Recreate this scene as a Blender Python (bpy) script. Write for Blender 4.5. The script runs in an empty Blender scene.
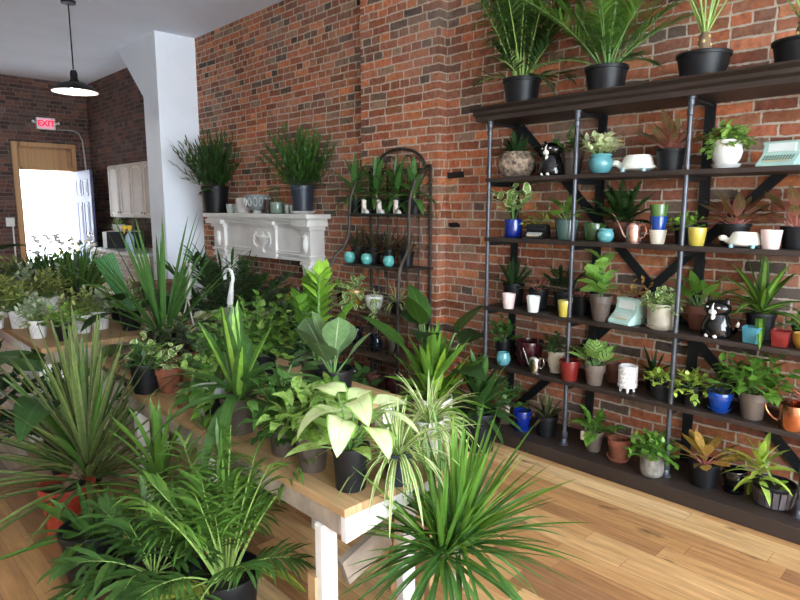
import bpy, bmesh, math, random
from mathutils import Vector, Matrix
PI = math.pi
rad = math.radians
V = Vector
SC = bpy.context.scene
COL = SC.collection

# ------------------------------------------------------------------ camera
FOC, HY, VX, CH = 610.0, 207.0, -200.0, 1.6
PITCH = math.atan((300 - HY) / FOC)
YAW = math.atan((400 - VX) / math.hypot(FOC, 300 - HY))
CF = V((math.sin(YAW) * math.cos(PITCH), math.cos(YAW) * math.cos(PITCH), -math.sin(PITCH)))
CR = V((math.cos(YAW), -math.sin(YAW), 0))
CU = CR.cross(CF)
CP = V((0, 0, CH))
def at(px, py, x=None, y=None, z=None):
    """world point seen at a pixel of the photograph on the plane x=, y= or z="""
    d = CF + CR * ((px - 400) / FOC) + CU * ((300 - py) / FOC)
    if x is not None: k = x / d.x
    elif y is not None: k = y / d.y
    else: k = (z - CH) / d.z
    return CP + d * k
def msz(px, loc):
    """metres that a length in pixels spans at a place"""
    return px * (V(loc) - CP).dot(CF) / FOC
cam = bpy.data.cameras.new('camera')
cam.sensor_width = 36.0
cam.lens = FOC / 800 * 36
cam.clip_start = 0.05
co = bpy.data.objects.new('camera', cam)
COL.objects.link(co)
co.matrix_world = Matrix.Translation(CP) @ Matrix((CR, CU, -CF)).transposed().to_4x4()
SC.camera = co

# ------------------------------------------------------------------ mesh builder
class MB:
    def __init__(s):
        s.v = []; s.f = []; s.uv = []; s.mi = []
    def face(s, idx, uv=None, mi=0):
        s.f.append(idx); s.uv.append(uv); s.mi.append(mi)
    def build(s, name, mats, parent=None, smooth=True, bevel=0, ang=40):
        me = bpy.data.meshes.new(name)
        me.from_pydata(s.v, [], s.f)
        if any(u is not None for u in s.uv):
            ul = me.uv_layers.new(name='UVMap')
            flat = []
            for f, u in zip(s.f, s.uv):
                if u is None: flat += [0.5, 0.5] * len(f)
                else:
                    for q in u: flat += [q[0], q[1]]
            ul.data.foreach_set('uv', flat)
        if not isinstance(mats, (list, tuple)): mats = [mats]
        for m in mats: me.materials.append(m)
        me.polygons.foreach_set('material_index', s.mi)
        if smooth:
            me.polygons.foreach_set('use_smooth', [True] * len(me.polygons))
            if ang: me.set_sharp_from_angle(angle=rad(ang))
        me.update()
        o = bpy.data.objects.new(name, me)
        COL.objects.link(o)
        if parent: o.parent = parent
        if bevel:
            b = o.modifiers.new('bevel', 'BEVEL'); b.width = bevel; b.segments = 2; b.limit_method = 'ANGLE'
        return o

def box(mb, lo, hi, mi=0, M=None):
    x0, y0, z0 = lo; x1, y1, z1 = hi
    b = len(mb.v)
    for p in ((x0,y0,z0),(x1,y0,z0),(x1,y1,z0),(x0,y1,z0),(x0,y0,z1),(x1,y0,z1),(x1,y1,z1),(x0,y1,z1)):
        mb.v.append(tuple(M @ V(p)) if M else p)
    for f in ((0,3,2,1),(4,5,6,7),(0,1,5,4),(1,2,6,5),(2,3,7,6),(3,0,4,7)):
        mb.face(tuple(b + i for i in f), None, mi)

def beam(mb, a, b_, w, h, up=V((0, 0, 1)), mi=0):
    """rectangular bar from a to b_; w across, h along up"""
    a = V(a); b_ = V(b_); d = (b_ - a).normalized()
    s = d.cross(up)
    if s.length < 1e-4: s = d.cross(V((1, 0, 0)))
    s.normalize(); u = s.cross(d).normalized()
    i0 = len(mb.v)
    for p in (a, b_):
        for q, r in ((-1,-1),(1,-1),(1,1),(-1,1)):
            mb.v.append(tuple(p + s * (q * w / 2) + u * (r * h / 2)))
    for f in ((0,1,2,3),(7,6,5,4),(0,4,5,1),(1,5,6,2),(2,6,7,3),(3,7,4,0)):
        mb.face(tuple(i0 + i for i in f), None, mi)

def tube(mb, pts, r, n=8, mi=0, cap=True):
    pts = [V(p) for p in pts]
    rs = r if isinstance(r, (list, tuple)) else [r] * len(pts)
    i0 = len(mb.v); prev = None
    for k, p in enumerate(pts):
        d = (pts[min(k + 1, len(pts) - 1)] - pts[max(k - 1, 0)])
        d = d.normalized() if d.length > 1e-9 else V((0, 0, 1))
        if prev is None:
            s = d.cross(V((0, 0, 1)))
            if s.length < 1e-3: s = d.cross(V((1, 0, 0)))
        else:
            s = prev - d * prev.dot(d)
        s.normalize(); prev = s; u = d.cross(s)
        for j in range(n):
            a = 2 * PI * j / n
            mb.v.append(tuple(p + (s * math.cos(a) + u * math.sin(a)) * rs[k]))
    for k in range(len(pts) - 1):
        for j in range(n):
            a = i0 + k * n + j; b = i0 + k * n + (j + 1) % n
            mb.face((a, b, b + n, a + n), None, mi)
    if cap:
        mb.face(tuple(i0 + j for j in reversed(range(n))), None, mi)
        mb.face(tuple(i0 + (len(pts) - 1) * n + j for j in range(n)), None, mi)

def lathe(mb, prof, n=24, c=(0, 0, 0), mi=0, mod=None, M=None):
    i0 = len(mb.v); cx, cy, cz = c
    rings = []
    for (r, z) in prof:
        if r < 1e-6:
            rings.append([len(mb.v)]); p = V((cx, cy, cz + z)); mb.v.append(tuple(M @ p) if M else tuple(p))
        else:
            ids = []
            for j in range(n):
                a = 2 * PI * j / n
                rr = r * (mod(a, z) if mod else 1)
                p = V((cx + rr * math.cos(a), cy + rr * math.sin(a), cz + z))
                ids.append(len(mb.v)); mb.v.append(tuple(M @ p) if M else tuple(p))
            rings.append(ids)
    for A, B in zip(rings, rings[1:]):
        for j in range(n):
            k = (j + 1) % n
            if len(A) == 1 and len(B) == 1: continue
            if len(A) == 1: mb.face((A[0], B[k], B[j]), None, mi)
            elif len(B) == 1: mb.face((A[j], A[k], B[0]), None, mi)
            else: mb.face((A[j], A[k], B[k], B[j]), None, mi)

def ell(mb, c, r, n=16, mi=0, M=None):
    """ellipsoid"""
    k = n // 2; i0 = len(mb.v)
    rings = []
    for i in range(k + 1):
        th = PI * i / k
        ids = []
        cnt = 1 if i in (0, k) else n
        for j in range(cnt):
            a = 2 * PI * j / n
            p = V((c[0] + r[0] * math.sin(th) * math.cos(a), c[1] + r[1] * math.sin(th) * math.sin(a), c[2] - r[2] * math.cos(th)))
            ids.append(len(mb.v)); mb.v.append(tuple(M @ p) if M else tuple(p))
        rings.append(ids)
    for A, B in zip(rings, rings[1:]):
        for j in range(n):
            q = (j + 1) % n
            if len(A) == 1: mb.face((A[0], B[q], B[j]), None, mi)
            elif len(B) == 1: mb.face((A[j], A[q], B[0]), None, mi)
            else: mb.face((A[j], A[q], B[q], B[j]), None, mi)

def prism(mb, poly, axis, a, b, mi=0, M=None):
    """polygon (2-D list) extruded along axis 'x','y' or 'z' from a to b"""
    def mk(p, t):
        q = {'x': (t, p[0], p[1]), 'y': (p[0], t, p[1]), 'z': (p[0], p[1], t)}[axis]
        return tuple(M @ V(q)) if M else q
    i0 = len(mb.v); n = len(poly)
    for t in (a, b):
        for p in poly: mb.v.append(mk(p, t))
    mb.face(tuple(i0 + j for j in range(n)), None, mi)
    mb.face(tuple(i0 + n + j for j in reversed(range(n))), None, mi)
    for j in range(n):
        k = (j + 1) % n
        mb.face((i0 + k, i0 + j, i0 + n + j, i0 + n + k), None, mi)

def fixn(o):
    bm = bmesh.new(); bm.from_mesh(o.data); bmesh.ops.recalc_face_normals(bm, faces=bm.faces); bm.to_mesh(o.data); bm.free()
    return o

# ------------------------------------------------------------------ tagging
def tag(o, label=None, cat=None, group=None, kind=None):
    if label: o['label'] = label
    if cat: o['category'] = cat
    if group: o['group'] = group
    if kind: o['kind'] = kind
    return o
def thing(name, label, cat, loc, group=None):
    o = bpy.data.objects.new(name, None); o.empty_display_size = .05
    COL.objects.link(o); o.location = loc
    return tag(o, label, cat, group)
def struct(o, label=None, cat=None):
    return tag(o, label, cat, None, 'structure')

# ------------------------------------------------------------------ materials
def newmat(name):
    m = bpy.data.materials.new(name); m.use_nodes = True
    nt = m.node_tree; nt.nodes.clear()
    out = nt.nodes.new('ShaderNodeOutputMaterial'); b = nt.nodes.new('ShaderNodeBsdfPrincipled')
    nt.links.new(b.outputs[0], out.inputs[0])
    return m, nt, b, out
class N:
    def __init__(s, nt): s.nt = nt
    def put(s, sock, v):
        if isinstance(v, bpy.types.NodeSocket): s.nt.links.new(v, sock)
        else:
            if sock.type == 'RGBA' and len(v) == 3: v = (*v, 1)
            sock.default_value = v
    def m(s, op, a, b=0.0, c=None):
        n = s.nt.nodes.new('ShaderNodeMath'); n.operation = op
        s.put(n.inputs[0], a); s.put(n.inputs[1], b)
        if c is not None: s.put(n.inputs[2], c)
        return n.outputs[0]
    def mix(s, f, a, b, bt='MIX'):
        n = s.nt.nodes.new('ShaderNodeMix'); n.data_type = 'RGBA'; n.blend_type = bt
        s.put(n.inputs[0], f); s.put(n.inputs[6], a); s.put(n.inputs[7], b)
        return n.outputs[2]
    def ramp(s, f, stops, interp='LINEAR'):
        n = s.nt.nodes.new('ShaderNodeValToRGB'); cr = n.color_ramp; cr.interpolation = interp
        while len(cr.elements) < len(stops): cr.elements.new(0.5)
        for e, (p, c) in zip(cr.elements, stops):
            e.position = p; e.color = (*c, 1)
        s.put(n.inputs[0], f)
        return n.outputs[0]
    def noise(s, vec, scale, detail=3, rough=.55, dim='3D'):
        n = s.nt.nodes.new('ShaderNodeTexNoise'); n.noise_dimensions = dim
        if vec is not None: s.nt.links.new(vec, n.inputs['Vector'])
        n.inputs['Scale'].default_value = scale; n.inputs['Detail'].default_value = detail; n.inputs['Roughness'].default_value = rough
        return n.outputs[0]
    def white(s, a, b=None):
        n = s.nt.nodes.new('ShaderNodeTexWhiteNoise')
        n.noise_dimensions = '3D'
        c = s.nt.nodes.new('ShaderNodeCombineXYZ')
        s.put(c.inputs[0], a)
        if b is not None: s.put(c.inputs[1], b)
        s.nt.links.new(c.outputs[0], n.inputs[0])
        return n.outputs[0]
    def obj(s):
        return s.nt.nodes.new('ShaderNodeTexCoord').outputs['Object']
    def sep(s, v):
        n = s.nt.nodes.new('ShaderNodeSeparateXYZ'); s.nt.links.new(v, n.inputs[0]); return n.outputs
    def comb(s, x, y, z):
        n = s.nt.nodes.new('ShaderNodeCombineXYZ')
        s.put(n.inputs[0], x); s.put(n.inputs[1], y); s.put(n.inputs[2], z); return n.outputs[0]
    def bump(s, h, strength=.3, dist=.01):
        n = s.nt.nodes.new('ShaderNodeBump'); n.inputs['Strength'].default_value = strength; n.inputs['Distance'].default_value = dist
        s.nt.links.new(h, n.inputs['Height']); return n.outputs[0]
MATS = {}
def plain(name, c, rough=.5, metal=0., var=.08, scale=12, bump=0., spec=.5, coat=0.):
    if name in MATS: return MATS[name]
    m, nt, b, out = newmat(name); k = N(nt)
    nz = k.noise(k.obj(), scale, 4)
    dark = tuple(x * (1 - var * 2.2) for x in c); lite = tuple(min(1, x * (1 + var * 1.6)) for x in c)
    col = k.ramp(nz, [(.3, dark), (.7, lite)])
    nt.links.new(col, b.inputs['Base Color'])
    b.inputs['Roughness'].default_value = rough; b.inputs['Metallic'].default_value = metal
    b.inputs['Specular IOR Level'].default_value = spec
    b.inputs['Coat Weight'].default_value = coat
    if bump: nt.links.new(k.bump(k.noise(k.obj(), scale * 3, 4), bump, .004), b.inputs['Normal'])
    MATS[name] = m
    return m
def glaze(name, c, rough=.18): return plain(name, tuple(q * (.62 if min(c) < .4 else .95) for q in c), rough, 0, .05, 9, 0, .5, .3)

def brick_mat(name, cols, mortar, dirt):
    m, nt, b, out = newmat(name); k = N(nt)
    vec = k.obj()
    x, y, z = k.sep(vec)
    wob = k.m('MULTIPLY', k.m('SUBTRACT', k.noise(vec, 9, 2), .5), .016)
    wob2 = k.m('MULTIPLY', k.m('SUBTRACT', k.noise(vec, 5, 2), .5), .02)
    u = k.m('ADD', k.m('ADD', x, y), wob); v = k.m('ADD', z, wob2)
    H = .0655
    row = k.m('FLOOR', k.m('DIVIDE', v, H))
    r1 = k.white(row, 3.3); r2 = k.white(row, 7.7)
    L = k.m('ADD', .112, k.m('MULTIPLY', k.m('GREATER_THAN', r1, .3), .098))
    uu = k.m('DIVIDE', k.m('ADD', u, k.m('MULTIPLY', r2, .6)), L)
    colm = k.m('FLOOR', uu)
    fu = k.m('MULTIPLY', k.m('SUBTRACT', uu, colm), L)
    fv = k.m('SUBTRACT', v, k.m('MULTIPLY', row, H))
    du = k.m('MINIMUM', fu, k.m('SUBTRACT', L, fu)); dv = k.m('MINIMUM', fv, k.m('SUBTRACT', H, fv))
    d = k.m('MINIMUM', du, dv)
    d = k.m('ADD', d, k.m('MULTIPLY', k.m('SUBTRACT', k.noise(vec, 38, 3), .5), .016))
    mr = nt.nodes.new('ShaderNodeMapRange'); mr.interpolation_type = 'SMOOTHSTEP'
    k.put(mr.inputs[0], d); mr.inputs[1].default_value = .0035; mr.inputs[2].default_value = .0075
    mask = mr.outputs[0]
    rnd = k.white(k.m('ADD', colm, .37), k.m('ADD', row, .61))
    n = len(cols)
    bc = k.ramp(rnd, [(i / n, c) for i, c in enumerate(cols)], 'CONSTANT')
    rnd2 = k.white(k.m('ADD', colm, 5.37), k.m('ADD', row, 2.61))
    bc = k.mix(1.0, bc, k.ramp(rnd2, [(0, (.50, .50, .52)), (.5, (.95, .93, .9)), (1, (1.3, 1.25, 1.2))]), 'MULTIPLY')
    fine = k.noise(vec, 28, 5, .65)
    bc = k.mix(1.0, bc, k.ramp(fine, [(.25, (.5, .5, .53)), (.75, (1.4, 1.4, 1.38))]), 'MULTIPLY')
    blot = k.noise(vec, 1.3, 4, .6)
    bc = k.mix(k.m('MULTIPLY', k.ramp(blot, [(.45, (0, 0, 0)), (.72, (1, 1, 1))]), dirt), bc, (.30, .235, .20))
    mc = k.mix(k.noise(vec, 20, 3), tuple(q * .7 for q in mortar), tuple(min(1, q * 1.25) for q in mortar))
    smear = k.noise(vec, 3.1, 5, .7)
    bc = k.mix(k.m('MULTIPLY', k.ramp(smear, [(.55, (0, 0, 0)), (.75, (1, 1, 1))]), dirt), bc, tuple(q * .8 for q in mortar))
    col = k.mix(mask, mc, bc)
    nt.links.new(col, b.inputs['Base Color'])
    b.inputs['Roughness'].default_value = .85; b.inputs['Specular IOR Level'].default_value = .3
    hgt = k.m('ADD', mask, k.m('MULTIPLY', fine, .6))
    nt.links.new(k.bump(hgt, .7, .008), b.inputs['Normal'])
    return m
M_BRICK = brick_mat('brick', [(0.452,0.145,0.062),(0.337,0.105,0.054),(0.404,0.145,0.074),(0.289,0.101,0.059),(0.501,0.193,0.086),(0.299,0.132,0.081),(0.356,0.114,0.059),(0.423,0.132,0.059),(0.444,0.162,0.077),(0.251,0.158,0.108),(0.472,0.166,0.069),(0.318,0.122,0.069),(0.385,0.122,0.056),(0.106,0.070,0.054),(0.375,0.141,0.074)], (.50,.42,.33), .38)
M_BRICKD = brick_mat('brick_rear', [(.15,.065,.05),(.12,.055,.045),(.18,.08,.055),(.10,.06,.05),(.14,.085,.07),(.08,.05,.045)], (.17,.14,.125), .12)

def planks(name, cols, W, LEN, axis, rough=.35, grain=1.0, knots=True, coat=0., tint=1.):
    """boards running along axis ('x' or 'y')"""
    m, nt, b, out = newmat(name); k = N(nt)
    vec = k.obj(); x, y, z = k.sep(vec)
    if axis == 'x': x, y = y, x
    c = k.m('FLOOR', k.m('DIVIDE', x, W))
    off = k.m('MULTIPLY', k.white(c, 1.7), 9.0)
    yy = k.m('DIVIDE', k.m('ADD', y, off), LEN)
    r = k.m('FLOOR', yy)
    rnd = k.white(k.m('ADD', c, .31), k.m('ADD', r, .77))
    n = len(cols)
    base = k.ramp(rnd, [(i / n, q) for i, q in enumerate(cols)], 'CONSTANT')
    sh = k.m('MULTIPLY', rnd, 17.0)
    gv = k.comb(k.m('MULTIPLY', k.m('ADD', x, sh), 22.0), k.m('ADD', k.m('MULTIPLY', y, 1.5), sh), 0.0)
    g = k.noise(gv, 1.6, 6, .65)
    base = k.mix(grain, base, k.ramp(g, [(.3, (.62, .58, .55)), (.7, (1.22, 1.22, 1.2))]), 'MULTIPLY')
    if knots:
        kv = k.comb(k.m('MULTIPLY', k.m('ADD', x, sh), 9.0), k.m('MULTIPLY', k.m('ADD', y, sh), 3.2), sh)
        kn = k.noise(kv, 1.0, 3, .5)
        base = k.mix(k.ramp(kn, [(.66, (0, 0, 0)), (.76, (.85, .85, .85))]), base, (.11, .055, .025))
    fx = k.m('SUBTRACT', k.m('DIVIDE', x, W), c); fy = k.m('SUBTRACT', yy, r)
    ex = k.m('MULTIPLY', k.m('MINIMUM', fx, k.m('SUBTRACT', 1.0, fx)), W)
    ey = k.m('MULTIPLY', k.m('MINIMUM', fy, k.m('SUBTRACT', 1.0, fy)), LEN)
    e = k.m('MINIMUM', ex, ey)
    gap = k.m('LESS_THAN', e, .0012)
    base = k.mix(k.m('MULTIPLY', gap, .6), base, (.06, .035, .02))
    base = k.mix(1.0, base, (tint, tint, tint), 'MULTIPLY')
    nt.links.new(base, b.inputs['Base Color'])
    rr = k.m('ADD', rough, k.m('MULTIPLY', k.m('SUBTRACT', g, .5), .25))
    nt.links.new(rr, b.inputs['Roughness'])
    b.inputs['Coat Weight'].default_value = coat
    nt.links.new(k.bump(k.m('SUBTRACT', g, k.m('MULTIPLY', gap, 2.0)), .15, .002), b.inputs['Normal'])
    return m
M_FLOOR = planks('hickory_floor', [(.56,.33,.145),(.47,.25,.10),(.62,.39,.18),(.38,.19,.08),(.53,.30,.125),(.68,.46,.235),(.44,.23,.095),(.30,.15,.07),(.58,.35,.155)], .107, 1.15, 'y', .42, 1.0, tint=.95)
M_TABLE = planks('table_boards', [(.50,.31,.15),(.45,.27,.13),(.54,.34,.17)], .15, 4.0, 'y', .55, .8, tint=.85)
M_DARKW = planks('dark_stained_wood', [(.030,.020,.016),(.025,.017,.013),(.037,.026,.020)], .34, 6.0, 'y', .5, .9, False)
M_PINE = planks('pine_trim', [(.50,.27,.11),(.46,.24,.10)], .4, 5.0, 'y', .5, .6)

def leafm(name, base, base2=None, mid=None, midw=.08, edge=None, edgew=.2, lat=None, latf=14, mott=None, mfac=.5, rough=.42, trans=.25, tip=None, basec=None, ust=None):
    """leaf: mid = midrib stripe, edge = margin, lat = side-vein stripes, mott = mottling, basec = colour towards the stalk"""
    if name in MATS: return MATS[name]
    m, nt, b, out = newmat(name); k = N(nt)
    uv = nt.nodes.new('ShaderNodeUVMap').outputs[0]
    u, v, _ = k.sep(uv)
    a = k.m('MULTIPLY', k.m('ABSOLUTE', k.m('SUBTRACT', u, .5)), 2.0)
    geo = nt.nodes.new('ShaderNodeNewGeometry')
    rnd = geo.outputs['Random Per Island']
    base2 = base2 or tuple(q * .6 for q in base)
    if base[1] > base[0] * 1.3:
        base, base2 = [(q[0] * 1.3, q[1] * 1.08, q[2] * .78) for q in (base, base2)]
    col = k.mix(rnd, base, base2)
    nz = k.noise(k.obj(), 35, 3)
    if mott is not None:
        f = k.ramp(k.noise(k.obj(), 70, 3), [(.5 - .12, (0, 0, 0)), (.5 + .06, (1, 1, 1))])
        col = k.mix(k.m('MULTIPLY', f, mfac), col, mott)
    if lat is not None:
        s = k.m('SINE', k.m('MULTIPLY', k.m('SUBTRACT', k.m('MULTIPLY', v, 1.6), k.m('MULTIPLY', a, .45)), float(latf) * 3.1))
        col = k.mix(k.ramp(s, [(.45, (0, 0, 0)), (.8, (1, 1, 1))]), col, lat)
    if ust is not None:
        col = k.mix(k.ramp(k.m('SINE', k.m('MULTIPLY', u, 62.0)), [(.3, (0, 0, 0)), (.7, (1, 1, 1))]), col, ust)
    if edge is not None:
        f = k.m('GREATER_THAN', k.m('ADD', a, k.m('MULTIPLY', k.m('SUBTRACT', nz, .5), .35)), 1 - edgew)
        col = k.mix(f, col, edge)
    if mid is not None:
        f = k.m('LESS_THAN', k.m('ADD', a, k.m('MULTIPLY', k.m('SUBTRACT', nz, .5), .06)), midw)
        col = k.mix(k.m('MULTIPLY', f, .85), col, mid)
    if basec is not None:
        col = k.mix(k.ramp(v, [(.1, (1, 1, 1)), (.55, (0, 0, 0))]), col, basec)
    if tip is not None:
        col = k.mix(k.ramp(v, [(.9, (0, 0, 0)), (1, (1, 1, 1))]), col, tip)
    col = k.mix(1.0, col, k.ramp(nz, [(.3, (.82, .82, .82)), (.7, (1.12, 1.12, 1.12))]), 'MULTIPLY')
    nt.links.new(col, b.inputs['Base Color'])
    b.inputs['Roughness'].default_value = rough; b.inputs['Specular IOR Level'].default_value = .4
    t = nt.nodes.new('ShaderNodeBsdfTranslucent')
    hs = k.mix(1.0, col, (1.3, 1.35, .7), 'MULTIPLY')
    nt.links.new(hs, t.inputs[0])
    ms = nt.nodes.new('ShaderNodeMixShader'); ms.inputs[0].default_value = trans
    nt.links.new(b.outputs[0], ms.inputs[1]); nt.links.new(t.outputs[0], ms.inputs[2]); nt.links.new(ms.outputs[0], out.inputs[0])
    MATS[name] = m
    return m
LF = dict(
 dark=leafm('leaf_dark', (.022,.070,.022), (.035,.10,.03), mid=(.06,.14,.05), midw=.05),
 deep=leafm('leaf_deep', (.014,.045,.018), (.022,.065,.024)),
 mid=leafm('leaf_mid', (.05,.15,.03), (.03,.095,.022), mid=(.11,.24,.07), midw=.05),
 fresh=leafm('leaf_fresh', (.10,.25,.04), (.06,.17,.03), mid=(.18,.36,.09), midw=.05),
 bright=leafm('leaf_bright', (.20,.42,.05), (.12,.30,.04), mid=(.30,.52,.12), midw=.06),
 lime=leafm('leaf_lime', (.42,.52,.08), (.30,.44,.07), mid=(.2,.34,.06), midw=.07),
 spear=leafm('leaf_spear', (.055,.16,.045), (.035,.11,.035), mid=(.10,.22,.08), midw=.05),
 palm=leafm('leaf_palm', (.055,.14,.04), (.03,.09,.028)),
 palmd=leafm('leaf_palm_dark', (.022,.06,.024), (.03,.085,.03)),
 palmb=leafm('leaf_palm_bright', (.10,.24,.05), (.055,.15,.035)),
 palmy=leafm('leaf_palm_yellowing', (.38,.36,.06), (.16,.24,.04)),
 greyst=leafm('leaf_grey_striped', (.14,.22,.08), (.065,.11,.04), mid=(.08,.15,.045), midw=.25, edge=(.24,.24,.13), edgew=.16),
 corn=leafm('leaf_corn', (.045,.13,.03), (.03,.09,.025), mid=(.24,.42,.06), midw=.34),
 spider=leafm('leaf_spider', (.09,.22,.05), (.12,.27,.06), edge=(.68,.70,.40), edgew=.42),
 spiderc=leafm('leaf_spider_cream', (.42,.50,.20), (.55,.60,.30), mid=(.12,.26,.06), midw=.3),
 varw=leafm('leaf_cream_green', (.80,.78,.56), (.72,.74,.46), mott=(.16,.30,.09), mfac=.45, mid=(.2,.36,.1), midw=.08),
 vare=leafm('leaf_white_margin', (.08,.22,.045), (.12,.28,.06), mott=(.30,.42,.14), mfac=.6, edge=(.72,.75,.48), edgew=.3),
 pothos=leafm('leaf_pothos', (.13,.30,.045), (.07,.20,.035), mott=(.38,.48,.16), mfac=.5, mid=(.2,.38,.09), midw=.05),
 syng=leafm('leaf_arrowhead', (.72,.77,.48), (.62,.70,.36), mott=(.42,.58,.2), mfac=.3, edge=(.22,.42,.08), edgew=.14, mid=(.5,.62,.25), midw=.06),
 syngg=leafm('leaf_arrowhead_green', (.16,.36,.07), (.22,.44,.10), mott=(.5,.62,.3), mfac=.5, mid=(.45,.6,.25), midw=.12),
 cala=leafm('leaf_striped', (.22,.44,.15), (.27,.48,.18), lat=(.025,.10,.025), latf=6, mid=(.3,.5,.2), midw=.08),
 fid=leafm('leaf_fiddle', (.20,.42,.10), (.13,.32,.07), mid=(.4,.58,.22), midw=.05, lat=(.26,.48,.14), latf=6),
 rubber=leafm('leaf_rubber', (.075,.16,.085), (.10,.20,.10), mid=(.36,.48,.28), midw=.045, lat=(.10,.19,.085), latf=9, rough=.3, trans=.12),
 redag=leafm('leaf_red', (.085,.12,.05), (.13,.10,.055), mid=(.36,.13,.11), midw=.10, edge=(.28,.09,.07), edgew=.12, basec=(.38,.14,.11)),
 croton=leafm('leaf_croton', (.20,.24,.05), (.40,.22,.05), mid=(.55,.16,.06), midw=.12, mott=(.55,.35,.08), mfac=.7),
 succ=leafm('leaf_succulent', (.36,.42,.28), (.26,.32,.18), rough=.6, trans=.1, edge=(.42,.46,.33), edgew=.25),
 succg=leafm('leaf_succulent_green', (.20,.27,.10), (.13,.19,.06), rough=.5, trans=.1),
 blue=leafm('leaf_bluegreen', (.16,.27,.20), (.20,.32,.24), rough=.5),
 pleat=leafm('leaf_pleated', (.05,.19,.08), (.045,.16,.065), ust=(.10,.28,.13)),
 bronze=leafm('leaf_bronze', (.06,.06,.03), (.05,.08,.04), edge=(.2,.06,.05), edgew=.15),
 silver=leafm('leaf_dark_silver', (.035,.055,.035), (.05,.07,.045), mid=(.12,.15,.1), midw=.1),
 flower=leafm('petal_white', (.85,.82,.84), (.8,.72,.78)),
)
ST = dict(green=plain('stem_green', (.12,.24,.06), .5), cane=plain('stem_cane', (.24,.36,.09), .5), brown=plain('stem_brown', (.16,.10,.06), .8, bump=.4),
          pale=plain('stem_pale', (.50,.44,.33), .8, bump=.3), red=plain('stem_red', (.45,.15,.12), .5), dark=plain('stem_dark', (.03,.06,.025), .6))
PM = dict(
 black=plain('pot_black_plastic', (.007,.0075,.009), .45, var=.1, spec=.3), blackg=glaze('pot_black_glaze', (.008,.008,.009), .12), taupe=plain('pot_taupe', (.080,.058,.045), .6, var=.05), taupel=plain('pot_taupe_light', (.125,.092,.072), .65, var=.05),
 brownp=plain('pot_brown', (.07,.05,.038), .6), terra=plain('pot_terracotta', (.24,.075,.038), .8, var=.1, bump=.1), terrad=plain('pot_terracotta_dark', (.16,.055,.033), .6, var=.1),
 redp=plain('pot_red_plastic', (.36,.04,.02), .45, var=.06), blue=glaze('pot_cobalt', (.008,.030,.30)), blue2=glaze('pot_blue_bright', (.012,.075,.42)), navy=glaze('pot_navy', (.006,.014,.035)),
 turq=glaze('pot_turquoise', (.18,.52,.52)), sky=glaze('pot_sky_blue', (.15,.46,.50)), mint=glaze('pot_mint', (.45,.66,.58), .3), teal=glaze('pot_teal_green', (.09,.17,.15)), olive=glaze('pot_olive', (.06,.14,.03)),
 green=glaze('pot_green', (.12,.26,.06)), white=glaze('pot_white', (.74,.72,.69), .3), cream=glaze('pot_cream', (.62,.55,.42), .3), pink=glaze('pot_blush', (.80,.62,.58), .4), mintw=glaze('pot_mint_white', (.74,.80,.76), .4),
 yellow=glaze('pot_yellow', (.74,.58,.09), .35), mustard=glaze('pot_mustard', (.56,.30,.03), .3), red=glaze('pot_red', (.28,.025,.022)), burg=glaze('pot_burgundy', (.075,.010,.015), .15), stone=plain('pot_stone', (.20,.18,.155), .9, var=.25, scale=25, bump=.5),
 husk=plain('pot_husk', (.25,.185,.13), .95, var=.45, scale=30, bump=1.0), beige=plain('pot_beige_stone', (.38,.34,.27), .75, var=.15, bump=.2), greyl=plain('pot_pale_grey', (.42,.44,.44), .6), jade=glaze('pot_jade', (.25,.34,.26)), slate=plain('pot_slate_blue', (.028,.036,.055), .4),
 aqua=glaze('pot_aqua_pattern', (.16,.62,.56), .3), poolb=glaze('pot_pool_blue', (.07,.30,.38), .35),
)
M_SOIL = plain('potting_soil', (.030,.020,.014), .95, var=.4, scale=60, bump=.8)
M_STEEL = plain('galvanised_pipe', (.085,.09,.105), .42, .6, .12, 20)
M_IRON = plain('black_iron', (.016,.018,.021), .5, .5, .1)
M_RUST = plain('brown_iron', (.055,.042,.034), .55, .5, .2)
M_WHITE = plain('white_paint', (.76,.75,.73), .5, var=.03)
M_WORN = plain('worn_white_paint', (.78,.74,.70), .55, var=.08, scale=6)
M_TAG = plain('paper_tag', (.74,.64,.48), .8, var=.03)
M_COPPER = plain('copper', (.72,.30,.16), .22, 1.0, .06)
M_ROSE = plain('rose_gold', (.82,.48,.38), .25, .9, .05)
M_CHROME = plain('chrome', (.62,.58,.52), .15, 1.0, .05)
M_GLASSY = plain('glass_grey', (.34,.36,.33), .12, 0, .1)
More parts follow.
